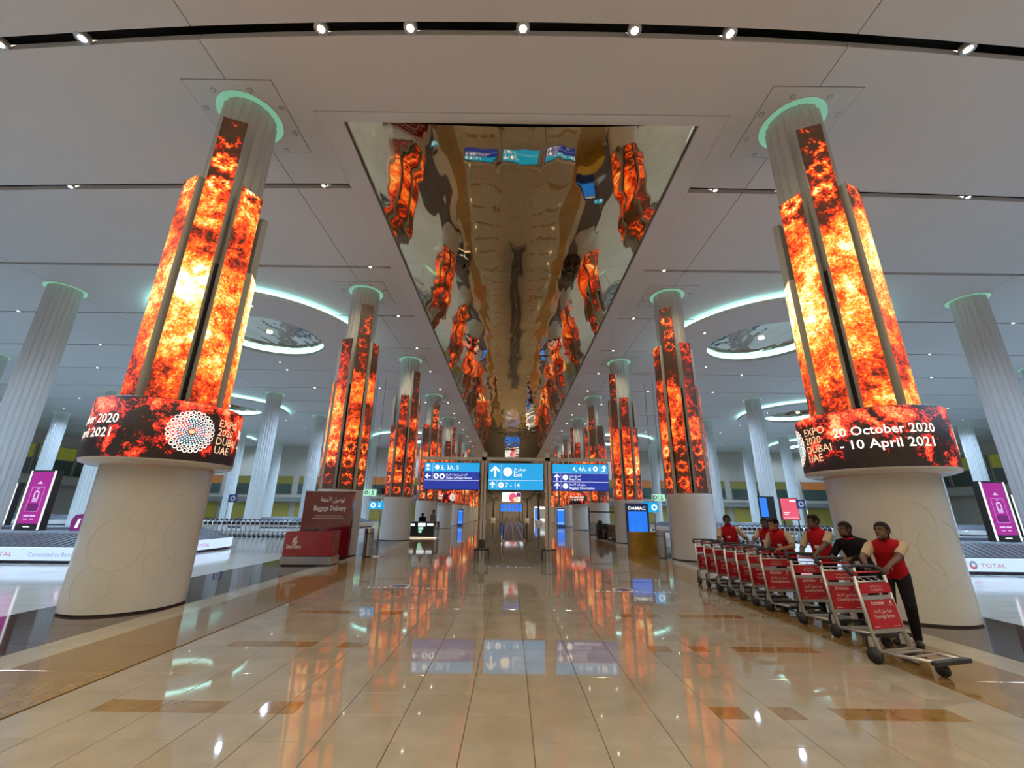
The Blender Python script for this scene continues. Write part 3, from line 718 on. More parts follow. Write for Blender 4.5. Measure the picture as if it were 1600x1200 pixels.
# ------------------------------------------------------------------ luggage trolleys
def trolley(lettering=True, simple=False):
    e = empty('luggage_trolley', (0, 0, 0))
    ty = lambda z: .02 + .13 * (z - .14)                 # the back frame leans away from the platform
    up = MB(); 
    for s in (-1, 1):
        MB().tube([(s * .26, ty(.12), .12), (s * .26, ty(.5), .5), (s * .26, ty(.93), .93)], .02, 8).build('upright', 'alu', e, True)
    fb = MB()
    for z in ((.335, .685) if not simple else (.335, .685)): fb.box(-.25, .25, ty(z) - .012, ty(z) + .012, z - .022, z + .022)
    fb.build('frame_bar', 'alu', e)
    hb = MB(); hb.tube([(-.27, ty(.93), .93), (-.28, ty(.93) + .04, .99), (-.25, ty(.93) + .10, 1.02), (0, ty(.93) + .13, 1.03), (.25, ty(.93) + .10, 1.02), (.28, ty(.93) + .04, .99), (.27, ty(.93), .93)], [.022, .028, .024, .018, .024, .028, .022], 8)
    hb.build('handle', 'rubber', e, True)
    sb = MB(); z = .50; a = Matrix.Rotation(-math.atan(.13), 3, 'X')
    if simple:
        sb.cbox((0, ty(.80) - .012, .80), (.48, .012, .16), 0, a); sb.build('back_board', 'dark', e)
    else:
        MB().tube([(-.24, ty(.96) + .02, .965), (.24, ty(.96) + .02, .965)], .012, 8).build('brake_bar', 'sign_red', e, True)
        bd = sb.cbox((0, ty(.51) - .018, .51), (.49, .010, .305), 0, a).build('sign_board', 'sign_red', e)
        sb = MB().cbox((.0, ty(.80) - .03, .795), (.50, .012, .115), 0, a).build('header_sign', 'sign_red', e)
        bk = MB()
        for q in range(4): bk.tube([(-.2 + .13 * q, ty(.86), .86), (-.2 + .13 * q, ty(.86) + .10, .90)], .006, 5)
        bk.tube([(-.25, ty(.86), .86), (.25, ty(.86), .86)], .012, 6); bk.tube([(-.25, ty(.86) + .1, .90), (.25, ty(.86) + .1, .90)], .008, 6)
        bk.build('basket', 'alu', e, True)
        if lettering:
            f = lambda x, zz, e0=.0245: (x, ty(zz) - e0, zz)
            d = D2(); d.text('Emirates', -.15, .612, .062, 'l', .006); d.disc(.17, .635, .016, 6); d.text('Emirates', .17, .600, .020, 'c', .004)
            d.text(arabic('خدمة حمل الأمتعة'), 0, .525, .058, 'c', .002, .30); d.text('Concierge Service', 0, .468, .058, 'c', .004, .33)
            d.rect(-.215, -.12, .378, .381); d.rect(-.215, -.14, .386, .389); d.rect(.09, .215, .378, .382); d.build('lettering', 'print_white', bd, f)
            d = D2(); d.text(arabic('خدمة حمل الأمتعة'), 0, .805, .034, 'c', .002, .19); d.text('Concierge Service', 0, .766, .034, 'c', .004, .20)
            d.build('lettering', 'print_white', sb, lambda x, zz: (x, ty(zz) - .0375, zz))
    MB().box(-.26, .26, -.005, .03, .105, .145).build('axle_bar', 'alu', e)
    for s in (-1, 1):
        MB().prism([(.03, .13), (-.10, .13), (-.11, .27), (-.05, .30), (.0, .27)], s * .262 - .006, s * .262 + .006, f=lambda p: (p[1], -p[0], p[2])).build('wheel_plate', 'alu', e)
        MB().tube([(s * .275, .10, .10), (s * .275, .135, .2), (s * .275, .11, .29), (s * .275, .05, .305)], .013, 6).build('wheel_guard', 'rubber', e, True)
        MB().tube([(s * .268 - .02, .06, .085), (s * .268 + .02, .06, .085)], .085, 18).build('wheel', 'rubber', e, True)
        rl = MB().tube([(s * .25, 0, .135), (s * .24, -.3, .16), (s * .20, -.52, .17)], .017, 8).build('platform_rail', 'alu', e, True)
    MB().box(-.27, .27, -.56, -.50, .15, .19).build('front_bumper', 'rubber', e)
    if not simple:
        dk = MB()
        for q in range(3): dk.box(-.21 + .005 * q, .21 - .005 * q, -.15 - .14 * q, -.13 - .14 * q, .15, .165)
        dk.build('platform_bars', 'alu', e)
    MB().box(-.045, .045, -.49, -.37, .125, .15).box(-.03, -.02, -.46, -.40, .06, .13).box(.02, .03, -.46, -.40, .06, .13).build('castor_fork', 'dark', e)
    MB().tube([(-.018, -.43, .065), (.018, -.43, .065)], .065, 16).build('castor_wheel', 'rubber', e, True)
    if not simple: MB().tube([(-.06, -.02, .12), (-.03, -.10, .07), (.02, -.2, .045)], .014, 6).build('kick_stop', 'rubber', e, True)
    return e
proto = trolley()
near = proto; near.location = (4.42, 5.58, 0); near.rotation_euler.z = R(16)
tag(near, 'foremost luggage trolley, standing alone with both red concierge signs fully visible', 'luggage trolley', 'luggage trolleys pushed by the porters')
rowdef = [(6.62, 4.78, 5, 'second luggage trolley behind the foremost one, held by the man in black'), (7.34, 4.79, 4, 'third luggage trolley from the front, with a gap on both sides')]
nth = ['first', 'second', 'third', 'fourth', 'fifth', 'sixth', 'last']
for i, y in enumerate((8.24, 8.70, 9.15, 9.62, 10.12, 10.62, 11.1)):
    rowdef.append((y, 4.80, 2, '%s luggage trolley of the nested row, counted from the camera' % nth[i]))
for y, x, a, lab in rowdef:
    c = copy_tree(proto); c.location = (x, y, 0); c.rotation_euler.z = R(a); tag(c, lab, 'luggage trolley', 'luggage trolleys pushed by the porters')
far = trolley(False, True)
first = True
ORDN = ['first', 'second', 'third', 'fourth', 'fifth', 'sixth', 'seventh', 'eighth', 'ninth', 'tenth', 'eleventh', 'twelfth', 'thirteenth', 'fourteenth', 'fifteenth', 'sixteenth', 'seventeenth', 'eighteenth', 'nineteenth', 'twentieth', 'twenty-first', 'twenty-second', 'twenty-third', 'twenty-fourth']
for s, w in ((-1, 'left'), (1, 'right')):
    for q in range(24):
        c = far if first else copy_tree(far); first = False
        c.location = (s * (12.6 + .285 * q), 26.6, 0); c.rotation_euler.z = R(90) if s < 0 else R(-90)
        tag(c, '%s unused trolley from the walkway end of the nested row in the %s side hall' % (ORDN[q], w), 'luggage trolley', 'nested trolleys in the %s side hall' % w)

# ------------------------------------------------------------------ baggage carousels
def rr(hx, hy, rad, n=10):
    out = []
    for cx, cy, a0 in ((hx - rad, hy - rad, 0), (-hx + rad, hy - rad, 90), (-hx + rad, -hy + rad, 180), (hx - rad, -hy + rad, 270)):
        for i in range(n + 1): a = R(a0 + 90 * i / n); out.append((cx + rad * cos(a), cy + rad * sin(a)))
    return out
def loop(b, hx, hy, prof, rad=1.5):            # profile: (inset, z)
    n = 10; N = 4 * (n + 1); o = len(b.v)
    for ins, z in prof: b.v += [(x, y, z) for x, y in rr(hx - ins, hy - ins, max(.05, rad - ins), n)]
    for k in range(len(prof) - 1):
        for i in range(N): j = (i + 1) % N; b.f.append((o + k * N + i, o + k * N + j, o + (k + 1) * N + j, o + (k + 1) * N + i)); b.mi.append(0)
    return b
def carousel(x, y, hx, hy, label, lit=True):
    e = empty('baggage_carousel', (x, y, 0), 0, label, 'carousel', 'baggage carousels')
    loop(MB(), hx, hy, [(.10, 0), (.06, .085)]).build('plinth', 'dark', e)
    loop(MB(), hx, hy, [(.06, .085), (0, .095), (0, .445), (.02, .46)]).build('skirt', 'skirt' if lit else 'white', e)
    loop(MB(), hx, hy, [(.02, .46), (.08, .47), (1.05, .80), (1.08, .83)]).build('belt', 'belt', e)
    sl = MB()
    N = 150; base = rr(hx - .08, hy - .08, 1.42, 10)
    per = []; tot = 0
    for i in range(len(base)): p, q = Vector(base[i]), Vector(base[(i + 1) % len(base)]); per.append(((q - p).length, p, q)); tot += per[-1][0]
    for k in range(N):                          # slats of the sloping belt, one part because they pass 300 in all
        t = tot * k / N
        for l, p, q in per:
            if t <= l: break
            t -= l
        c = p.lerp(q, t / l if l else 0); d = (q - p).normalized(); n_ = Vector((-d.y, d.x))
        a = Vector((c.x, c.y, .478)); b2 = Vector((c.x + n_.x * .97 + d.x * .25, c.y + n_.y * .97 + d.y * .25, .806)); w = Vector((d.x, d.y, 0)) * .03
        sl.add([a - w, a + w, b2 + w, b2 - w, a - w + Vector((0, 0, .012)), a + w + Vector((0, 0, .012)), b2 + w + Vector((0, 0, .012)), b2 - w + Vector((0, 0, .012))], [(4, 5, 6, 7), (0, 1, 5, 4), (2, 3, 7, 6), (1, 2, 6, 5), (3, 0, 4, 7)])
    tag(sl.build('belt_slats', 'belt_top', e), kind='stuff')
    loop(MB(), hx, hy, [(1.08, .83), (1.10, .86), (1.95, .86), (2.0, .83), (2.0, 0)]).build('ledge', 'belt_top', e)
    return e
HX, HY = 6.2, 3.35
cL = carousel(-12.15 - HX, 13.45 + HY, HX, HY, 'baggage carousel with bright blue-white advertising skirt behind the nearest left column')
cR = carousel(12.15 + HX, 13.45 + HY, HX, HY, 'baggage carousel with bright blue-white advertising skirt behind the nearest right column')
def swirl(x, z, r):
    d = D2(); d.ring(x, z, r * .45, r, 14, R(-40), R(150)); return d
for e, sx in ((cL, -1), (cR, 1)):
    f = lambda a, b: (a, -HY - .006, b)
    gx = e.location.x
    d = D2(); dr = D2()
    for base_ in ((-15.9, -9.5 - 12) if sx < 0 else (14.02, 19.2)):
        dr.text('TOTAL', base_ - gx, .20, .17, 'l', .004, .76)
        lg = D2().ring(base_ - .22 - gx, .27, .05, .12, 16, R(-30), R(160)); d.add(lg.v, lg.f)
        lg = D2().ring(base_ - .22 - gx, .27, .05, .12, 16, R(160), R(330)); dr.add(lg.v, lg.f)
    d.text('Committed to Better Energy', (-14.66 if sx < 0 else 16.0) - gx, .20, .17, 'l', .002, 1.9)
    d.build('lettering', 'skirt_grey', e, f); dr.build('logo_lettering', 'skirt_red', e, f)
    if sx < 0:
        D2().text('TOTAL', 0, .20, .17, 'c', .004, .76).build('logo_lettering', 'skirt_red', e, lambda a, b: (HX + .006, .5 + a, b))
for s, w in ((-1, 'left'), (1, 'right')):
    carousel(s * 20.7, Y1 + 4 * DY, 6.2, 3.35, 'distant baggage carousel with a plain white skirt in the %s side hall' % w, False)
    carousel(s * 48.3, Y1 + 4 * DY, 7.0, 3.35, 'distant white-skirted baggage carousel far out in the %s side hall' % w, False)

# ------------------------------------------------------------------ advertising kiosks standing on the carousels
def kiosk(x, y, z, w, h, rz, label, sc=1.0):
    e = empty('advertising_kiosk', (x, y, z), rz, label, 'display', 'magenta advertising kiosks')
    MB().box(-w / 2, w / 2, -.10, .14, 0, h).build('case', 'rubber', e)
    for s in (-1, 1): MB().box(s * w / 2 - .022, s * w / 2 + .022, -.125, -.09, .02, h - .02).build('light_strip', 'sign_white', e)
    sc_ = MB().box(-w / 2 + .07, w / 2 - .07, -.108, -.10, .22, h - .06).build('screen', 'magenta', e)
    f = lambda a, b: (a, -.112, b)
    d = D2(); W = w * .26
    d.stroke([(-W, .62), (-W, 1.42), (W, 1.42), (W, .62), (-W, .62)], .010); d.rect(-.05, .05, 1.36, 1.385)
    d.rect(-w * .25, -.02, .45, .50); d.rect(.02, w * .25, .45, .50); d.rect(-w * .22, -.05, .35, .375); d.rect(.04, w * .20, .35, .375)
    d.rect(-.10, .10, 1.53, 1.56); d.disc(0, 1.585, .05, 10, .03); d.ring(0, 1.20, .06, .11, 16, 0, pi); d.rect(-.11, -.06, 1.05, 1.20); d.rect(.06, .11, 1.05, 1.20)
    for q in range(3): d.rect(-.11, .11, .93 + .045 * q, .96 + .045 * q)
    d.build('screen_print', 'lilac', sc_, f)
    D2().rect(-W + .01, W - .01, .63, .86).build('screen_panel', 'magenta_dark', sc_, lambda a, b: (a, -.1105, b))
    D2().rect(-.14, .14, .10, .135).build('name_plate', 'sign_white', e, lambda a, b: (a, -.102, b))
kiosk(-16.55, 14.95, .86, .98, 2.0, R(-8), 'black kiosk with magenta phone advert on the left carousel')
kiosk(16.72, 14.95, .86, .98, 2.0, R(8), 'black kiosk with magenta phone advert on the right carousel')
kiosk(-21.9, 18.55, .86, .98, 1.75, R(-10), 'second magenta kiosk on the left carousel, half hidden behind a column')
kiosk(21.9, 18.55, .86, .98, 1.75, R(10), 'second magenta kiosk on the right carousel, half hidden behind a column')
# small plum-coloured sign on the left carousel, next to the drum
e = empty('oval_sign', (-14.95, 14.95, .86), 0, 'small dark plum rounded sign standing on left carousel beside the drum', 'sign')
MB().prism([(-.18, 0), (-.20, .35), (-.10, .52), (.12, .55), (.22, .4), (.20, 0)], -.05, .05).build('board', 'magenta_dark', e)
D2().add([(-.03, .1), (.08, .1), (.12, .4), (.04, .4)], [(0, 1, 2, 3)]).build('mark', 'sign_white', e, face_y(0, -.05, 0))

# ------------------------------------------------------------------ red baggage-delivery stand
e = empty('baggage_delivery_board', (-6.72, 15.62, 0), 0, 'tall dark red Baggage Delivery board in front of the second left column', 'sign board')
MB().box(-.88, .88, -.10, .08, .04, 2.28).build('board', 'red_dark', e); MB().box(-.80, .80, -.06, .05, 0, .04).build('plinth', 'dark', e)
MB().box(-.88, .88, -.105, .085, 2.28, 2.295).build('top_edge', 'steel', e)
d = D2(); d.text('Baggage Delivery', .08, 1.62, .24, 'c', .004, 1.15); d.text(arabic('توصيل الأمتعة'), .14, 1.92, .23, 'c', .004, .86)
d.rect(-.50, .64, 1.35, 1.36); d.rect(-.42, .56, 1.43, 1.438); d.build('lettering', 'print_white', e, face_y(0, -.10, 0))
e = empty('service_counter', (-6.42, 13.95, 0), R(4), 'low red Emirates service counter on a steel plinth', 'counter')
MB().box(-.76, .76, -.30, .45, .04, .26).build('plinth', 'steel', e); MB().box(-.72, .72, -.26, .41, 0, .04).build('recess', 'dark', e)
b = MB(); pf = [(-.73, .27), (.73, .27), (.73, .99)] + [(-.63 + .10 * cos(a), .89 + .10 * sin(a)) for a in (R(90), R(120), R(150), R(180))]
b.prism(pf, -.27, .40); b.build('front', 'red', e)
MB().box(-.40, .72, -.22, .38, .99, 1.01).build('worktop', 'red_dark', e); MB().box(-.30, .10, -.05, .2, 1.01, 1.05).build('desk_tray', 'dark', e)
MB().box(-.05, .72, -.30, -.272, .28, .86).build('side_leaf', 'red', e)
d = D2(); d.text('Emirates', -.42, .50, .16, 'c', .012, .44)
for q, (x, z, r0) in enumerate(((-.44, .66, .05), (-.40, .70, .055), (-.42, .76, .045), (-.36, .66, .04), (-.385, .80, .03))): d.ring(x, z, r0 * .5, r0, 12, R(30 * q), R(200 + 30 * q))
d.stroke([(-.47, .62), (-.36, .62), (-.33, .72)], .018); d.stroke([(-.38, .72), (-.36, .86)], .016)
d.build('lettering', 'print_white', e, face_y(0, -.27, 0))

# ------------------------------------------------------------------ bins, poles and small signs
def bin_(x, y, label):
    e = empty('waste_bin', (x, y, 0), 0, label, 'waste bin')
    auto_smooth(MB().lathe([(.001, .03), (.17, .03), (.17, .98), (.155, 1.0), (.12, 1.0), (.11, .96), (.001, .96)], 28).build('body', 'steel', e)); MB().lathe([(.15, 0), (.15, .03)], 20).build('foot', 'dark', e)
    MB().lathe([(.172, .80), (.172, .83)], 28).build('band', 'dark', e)
bin_(-5.44, 16.45, 'shiny cylindrical steel bin beside the Baggage Delivery board'); bin_(5.76, 17.25, 'shiny cylindrical steel bin beside the gold counter')
def pole_sign(x, y, h, label, base=True):
    e = empty('sign_pole', (x, y, 0), 0, label, 'sign')
    MB().tube([(0, 0, .02), (0, 0, h)], .03, 10).build('pole', 'steel', e, True); MB().lathe([(.001, .03), (.25, .02), (.26, 0)], 24).build('base_disc', 'steel', e, True)
    return e
e = pole_sign(-5.12, 16.55, 2.45, 'thin steel pole with cyan carousel sign beside the steel bin on the left')
p = MB().box(-.46, .10, -.05, -.02, 1.68, 1.97).build('blade', 'sign_cyan', e); d = D2(); d.ring(-.30, 1.83, .05, .10); d.rect(-.10, -.02, 1.86, 1.90); d.rect(-.10, -.02, 1.77, 1.81); d.build('symbol', 'sign_white', p, face_y(0, -.05, 0))
MB().sphere((.02, -.03, 2.36), (.10, .08, .13)).build('camera_ball', 'dark', e, True)
e = pole_sign(6.6, 20.3, 2.5, 'steel pole with cyan number 4 carousel sign beside the blue screen')
p = MB().box(-.55, .20, -.05, -.02, 1.70, 2.15).build('blade', 'sign_cyan', e); d = D2(); d.text('4', -.48, 1.78, .36, 'l', .01); d.ring(.0, 1.92, .07, .14); d.build('symbol', 'sign_white', p, face_y(0, -.05, 0))
for x, y, lab in ((-18.38, 27.75, 'steel pole with square navy camera sign in front of the left trolley row'), (17.3, 25.4, 'steel pole with square navy camera sign in front of the right trolley row')):
    e = pole_sign(x, y, 2.55, lab); s = 1 if x < 0 else -1
    p = MB().box(min(.03 * s, .55 * s), max(.03 * s, .55 * s), -.03, 0, 2.02, 2.52).build('plate', 'print_blue', e)
    D2().disc(.29 * s, 2.27, .17).build('symbol', 'print_white', p, face_y(0, -.03, 0)); D2().disc(.29 * s, 2.27, .08).build('symbol_eye', 'print_blue', p, face_y(0, -.03, 0, .008))
def hanging_exit(x, y, z, label, pole_side):
    e = empty('exit_sign', (x, y, z), 0, label, 'sign', 'green exit signs')
    MB().box(-.45, .45, -.05, .05, -.22, .22).build('case', 'exit_green', e)
    MB().tube([(-.3, 0, .22), (-.3, 0, H - z)], .012, 6).build('rod', 'dark', e); MB().tube([(.3, 0, .22), (.3, 0, H - z)], .012, 6).build('rod', 'dark', e)
    d = D2(); d.ring(-.22, 0, .07, .13); d.disc(.22, .09, .05, 10); d.stroke([(.22, .05), (.22, -.06), (.14, -.15)], .05); d.stroke([(.22, -.06), (.30, -.15)], .05); d.rect(-.01, .01, -.2, .2)
    d.build('pictogram', 'palm', e, face_y(0, -.05, 0))
hanging_exit(-10.05, 30, 2.82, 'small hanging green exit sign near the third left column', 0); hanging_exit(10.2, 30, 2.72, 'small hanging green exit sign near the third right column', 0)
hanging_exit(-23.6, 30, 2.3, 'hanging green exit sign beyond the left carousel', 0); hanging_exit(22.9, 30, 2.35, 'hanging green exit sign beyond the right carousel', 0)
# pink poster screens in the side halls
for x, y, z0, z1, lab in ((-25.0, 26.2, 1.55, 2.65, 'flat pink poster screen between the left carousel kiosk and the drum'), (19.3, 30.0, 1.35, 2.75, 'flat pink poster screen behind the right porters')):
    e = empty('poster_screen', (x, y, 0), 0, lab, 'display')
    MB().box(-.62, .62, 0, .10, z0 - .05, z1 + .05).build('frame', 'dark', e); p = MB().box(-.58, .58, -.01, 0, z0, z1).build('screen', 'pink', e)
    d = D2(); d.rect(.05, .5, z1 - .22, z1 - .10); d.rect(-.45, -.05, z0 + .42, z0 + .48); d.rect(-.45, -.15, z0 + .32, z0 + .36); d.rect(-.5, .5, z0 + .1, z0 + .12); d.build('lettering', 'sign_white', p, face_y(0, -.01, 0))
    for s in (-.5, .5): MB().box(s - .03, s + .03, .02, .08, 0, z0 - .05).build('leg', 'dark', e)
e = empty('poster_screen', (18.0, 30.4, 0), 0, 'tall blue and black screen next to the pink poster', 'display')
MB().box(-.55, .55, 0, .12, 0, 2.9).build('frame', 'rubber', e); MB().box(-.50, .0, -.01, 0, 1.5, 2.8).build('screen', 'totem_blue', e)

# ------------------------------------------------------------------ right: blue screen, gold counter, lounge
e = empty('advertising_screen', (5.62, 19.75, 0), R(-3), 'DAMAC screen with bright blue picture behind the gold counter', 'display')
MB().box(-.50, .50, -.06, .10, 0, 2.08).build('case', 'print_blue', e); MB().box(-.42, .42, -.07, -.06, .72, 1.72).build('screen', 'sky_blue', e)
D2().text('DAMAC', 0, 1.80, .20, 'c', .016, .78).build('lettering', 'sign_white', e, face_y(0, -.06, 0))
d = D2()
for q in range(9): d.rect(-.38 + .085 * q, -.34 + .085 * q, .72, .85 + .12 * ((q * 7) % 4))
d.build('skyline', 'totem_blue', e, face_y(0, -.07, 0))
e = empty('reception_counter', (5.42, 18.55, 0), 0, 'gold counter with chevron ribs below the blue screen', 'counter')
MB().box(-.52, .52, -.25, .30, 0, .86).build('body', 'gold', e); MB().box(-.56, .56, -.29, .34, .86, .90).build('worktop', 'gold', e)
for q in range(-6, 14):
    x = q * .13
    pts = [(x, .04), (x + .26, .34), (x, .62), (x + .2, .84)]
    for (xa, za), (xb, zb) in zip(pts, pts[1:]):
        if min(xa, xb) < -.5 or max(xa, xb) > .5: continue
        MB().tube([(xa, -.255, za), (xb, -.255, zb)], .012, 4).build('chevron_rib', 'gold', e)
def sofa(x, y, rz, label):
    e = empty('lounge_sofa', (x, y, 0), rz, label, 'sofa', 'brown lounge sofas')
    MB().box(-.75, .75, -.4, .4, .12, .42).build('seat', 'sofa', e); MB().box(-.75, .75, .22, .42, .42, .85).build('backrest', 'sofa', e)
    for s in (-1, 1): MB().box(s * .75 - .12, s * .75 + .12, -.4, .42, .12, .6).build('armrest', 'sofa', e)
    for a in (-.7, .7):
        for c in (-.35, .35): MB().tube([(a, c, 0), (a, c, .12)], .025, 6).build('leg', 'dark', e)
sofa(6.75, 29.0, R(0), 'brown leather sofa nearest the fourth right column'); sofa(7.3, 31.0, R(90), 'brown leather sofa behind the glass screen of the lounge')
e = empty('lounge_screen', (5.75, 30.6, 0), 0, 'dark framed glass screen at the lounge corner', 'partition')
MB().tube([(-.35, 0, 0), (-.35, 0, 2.0)], .04, 8).build('post', 'dark', e); MB().box(-.35, 1.7, -.03, .03, 1.66, 1.74).build('top_rail', 'dark', e); MB().box(-.33, .4, -.01, .01, .1, 1.0).build('glass_pane', 'clear', e)
e = empty('magazine_rack', (5.95, 29.2, 0), 0, 'black slatted cabinet in front of the lounge sofas', 'cabinet')
MB().box(-.34, .34, -.3, .3, .05, .95).build('body', 'rubber', e)
for q in range(5): MB().box(-.36, .36, -.32, -.30, .12 + .17 * q, .17 + .17 * q).build('slat', 'dark', e)
MB().box(-.3, .3, -.25, .25, 0, .05).build('plinth', 'dark', e); MB().sphere((-.1, 0, 1.05), (.18, .14, .12)).build('plant_bowl', 'dark', e, True)
# ------------------------------------------------------------------ left: information desk
e = empty('information_desk', (-5.75, 28.2, 0), 0, 'black information desk with glowing screens and a lit base', 'counter')
MB().box(-.85, .75, -.55, .45, .06, .92).build('body', 'rubber', e); MB().box(-.95, .95, -.65, .5, .92, .98).build('worktop', 'dark', e)
MB().box(-.9, .95, -.62, -.55, .02, .06).build('base_light', 'warm_light', e); MB().box(.76, .95, -.55, .45, .06, .92).build('glass_side', 'clear', e)
MB().box(-.85, .75, -.5, .4, 0, .02).build('plinth', 'dark', e)
for x0, x1, z0, z1 in ((-.72, -.45, .72, .86), (-.25, .22, .70, .90), (-.22, .08, .50, .66), (-.20, .0, .32, .46), (.32, .72, .74, .88)):
    MB().box(x0, x1, -.565, -.55, z0, z1).build('screen', 'sign_white' if z0 > .6 else 'exit_green', e)
def totem(x, y, w, h, label, mat='totem_blue'):
    e = empty('screen_totem', (x, y, 0), 0, label, 'display', 'blue screen totems')
    MB().box(-w / 2, w / 2, -.06, .06, 0, h).build('case', 'print_blue', e); p = MB().box(-w / 2 + .06, w / 2 - .06, -.07, -.06, .22, h - .12).build('screen', mat, e)
    d = D2(); d.rect(-w / 2 + .08, w / 2 - .08, h - .22, h - .16); d.rect(-w / 2 + .08, w / 2 - .08, .42, .46); d.build('screen_print', 'sign_white', p, face_y(0, -.07, 0))
totem(-5.95, 50.2, .62, 1.85, 'slim blue screen totem far down the left of the walkway'); totem(5.75, 50.9, .95, 2.1, 'wide blue screen totem far down the right of the walkway')
totem(4.35, 74.0, .75, 2.3, 'distant blue screen totem just right of the moving walkway')

# ------------------------------------------------------------------ moving walkway in the middle
e = empty('moving_walkway', (0.03, 25.6, 0), 0, 'flat moving walkway with glass balustrades running down the middle of the hall', 'moving walkway')
for s in (-1, 1):
    MB().box(min(s * .06, s * .52), max(s * .06, s * .52), .5, 42, .0, .03).build('belt', 'belt_top', e)
    MB().box(s * .62 - .02, s * .62 + .02, .3, 42, .08, .88).build('balustrade', 'clear', e)
    MB().tube([(s * .62, .9, .10), (s * .62, .25, .25), (s * .62, .12, .55), (s * .62, .3, .85), (s * .62, .9, .92), (s * .62, 42, .92)], .035, 8).build('handrail', 'rubber', e, True)
    MB().box(s * .62 - .09, s * .62 + .09, .3, 42, 0, .08).build('skirt', 'steel', e)
    MB().box(s * .74 - .03, s * .74 + .03, -.05, .05, 0, 1.05).build('barrier_post', 'dark', e)
MB().box(-.05, .05, .5, 42, 0, .10).build('divider', 'steel', e); MB().box(-.54, .54, .1, .5, 0, .025).build('comb_plate', 'steel', e)

# ------------------------------------------------------------------ far end: screen, palms, kiosk
e = empty('video_wall', (0, 109.6, 0), 0, 'bright video screen above the far end of the walkway', 'display')
MB().box(-2.5, 2.5, 0, .2, 4.0, 6.5).build('frame', 'dark', e); p = MB().box(-2.4, 2.4, -.02, 0, 4.1, 6.4).build('screen', 'sign_white', e)
D2().disc(.4, 5.1, 1.0, 24, 1.15).build('picture_shape', 'pink', p, face_y(0, -.02, 0)); D2().disc(1.2, 4.7, .8, 24, .5).build('picture_shape', 'led_cream', p, face_y(0, -.02, 0, .008)); D2().rect(1.3, 2.35, 5.3, 6.3).build('picture_shape', 'magenta_dark', p, face_y(0, -.02, 0, .006))
for s in (-2.2, 2.2): MB().tube([(s, .1, 0), (s, .1, 4.1)], .1, 8).build('leg', 'dark', e)
e = empty('blue_portal', (0, 105, 0), 0, 'glowing blue gridded portal below the video screen', 'portal')
for q in range(6): MB().box(-2.6 + .9 * q, -1.85 + .9 * q, 0, .1, 2.6, 3.4).build('lit_pane', 'sky_blue', e); MB().box(-2.6 + .9 * q, -1.85 + .9 * q, 0, .1, 1.7, 2.5).build('lit_pane', 'totem_blue', e)
for s in (-2.7, 2.8): MB().box(s - .08, s + .08, -.05, .15, 0, 3.5).build('post', 'dark', e)
MB().box(-4.2, 4.2, .3, .6, 3.6, 4.0).build('lintel', 'wall', e)
for s in (-4.0, 4.0): MB().box(s - .25, s + .25, .3, .6, 0, 3.6).build('pier', 'wall', e)
e = empty('shop_kiosk', (6.2, 90, 0), 0, 'small white lit shop kiosk far right of the walkway', 'kiosk')
MB().box(-1.3, 1.3, 0, 2, 2.2, 2.75).build('fascia', 'sign_white', e); MB().box(-1.3, 1.3, .3, 2, 0, .35).build('counter', 'sign_white', e)
for s in (-1.2, 1.2): MB().box(s - .12, s + .12, 0, 2, .35, 2.2).build('side_panel', 'led_white', e)
MB().box(-1.1, 1.1, 1.6, 1.9, .35, 2.2).build('back_panel', 'wall_grey', e)
def palm(x, y, h, r, seed, label):
    q = random.Random(seed); e = empty('palm_tree', (x, y, 0), q.random() * 6, label, 'palm tree', 'palm trees at the far end')
    MB().lathe([(.45, 0), (.5, .45), (.46, .5), (.3, .5)], 20).build('planter', 'white', e, True)
    MB().tube([(0, 0, .3), (.05, .03, h * .5), (0, 0, h)], [.19, .14, .12], 8).build('trunk', 'trunk', e, True)
    for k in range(16):
        a = 2 * pi * k / 16 + q.uniform(-.2, .2); el = q.uniform(-.35, .9); b = MB(); n = 7; L = r * q.uniform(.85, 1.15); pts = []
        for i in range(n + 1):
            t = i / n; d_ = L * t; zz = h + sin(el) * L * t - .55 * L * t * t
            pts.append(Vector((cos(a) * d_ * cos(el * .5), sin(a) * d_ * cos(el * .5), zz)))
        sd = Vector((-sin(a), cos(a), 0))
        for i in range(1, n):
            w = L * .30 * sin(pi * (i + .5) / (n + 1))
            for s in (-1, 1):
                p0 = pts[i]; tip = pts[min(n, i + 1)] + sd * s * w - Vector((0, 0, w * .5)); m_ = (pts[i + 1] - pts[i]) * .5
                b.add([p0, p0 + m_, tip], [(0, 1, 2)])
        b.tube(pts, [.025] * n + [.008], 4); b.build('frond', 'palm', e)
palm(-3.5, 84, 4.1, 1.25, 1, 'shorter palm tree left of the far video screen'); palm(3.1, 84, 4.1, 1.2, 2, 'shorter palm tree right of the far video screen')
palm(-4.1, 62, 4.7, 1.5, 3, 'taller palm tree behind the left gantry post'); palm(3.9, 62, 4.4, 1.4, 4, 'taller palm tree behind the right gantry post')

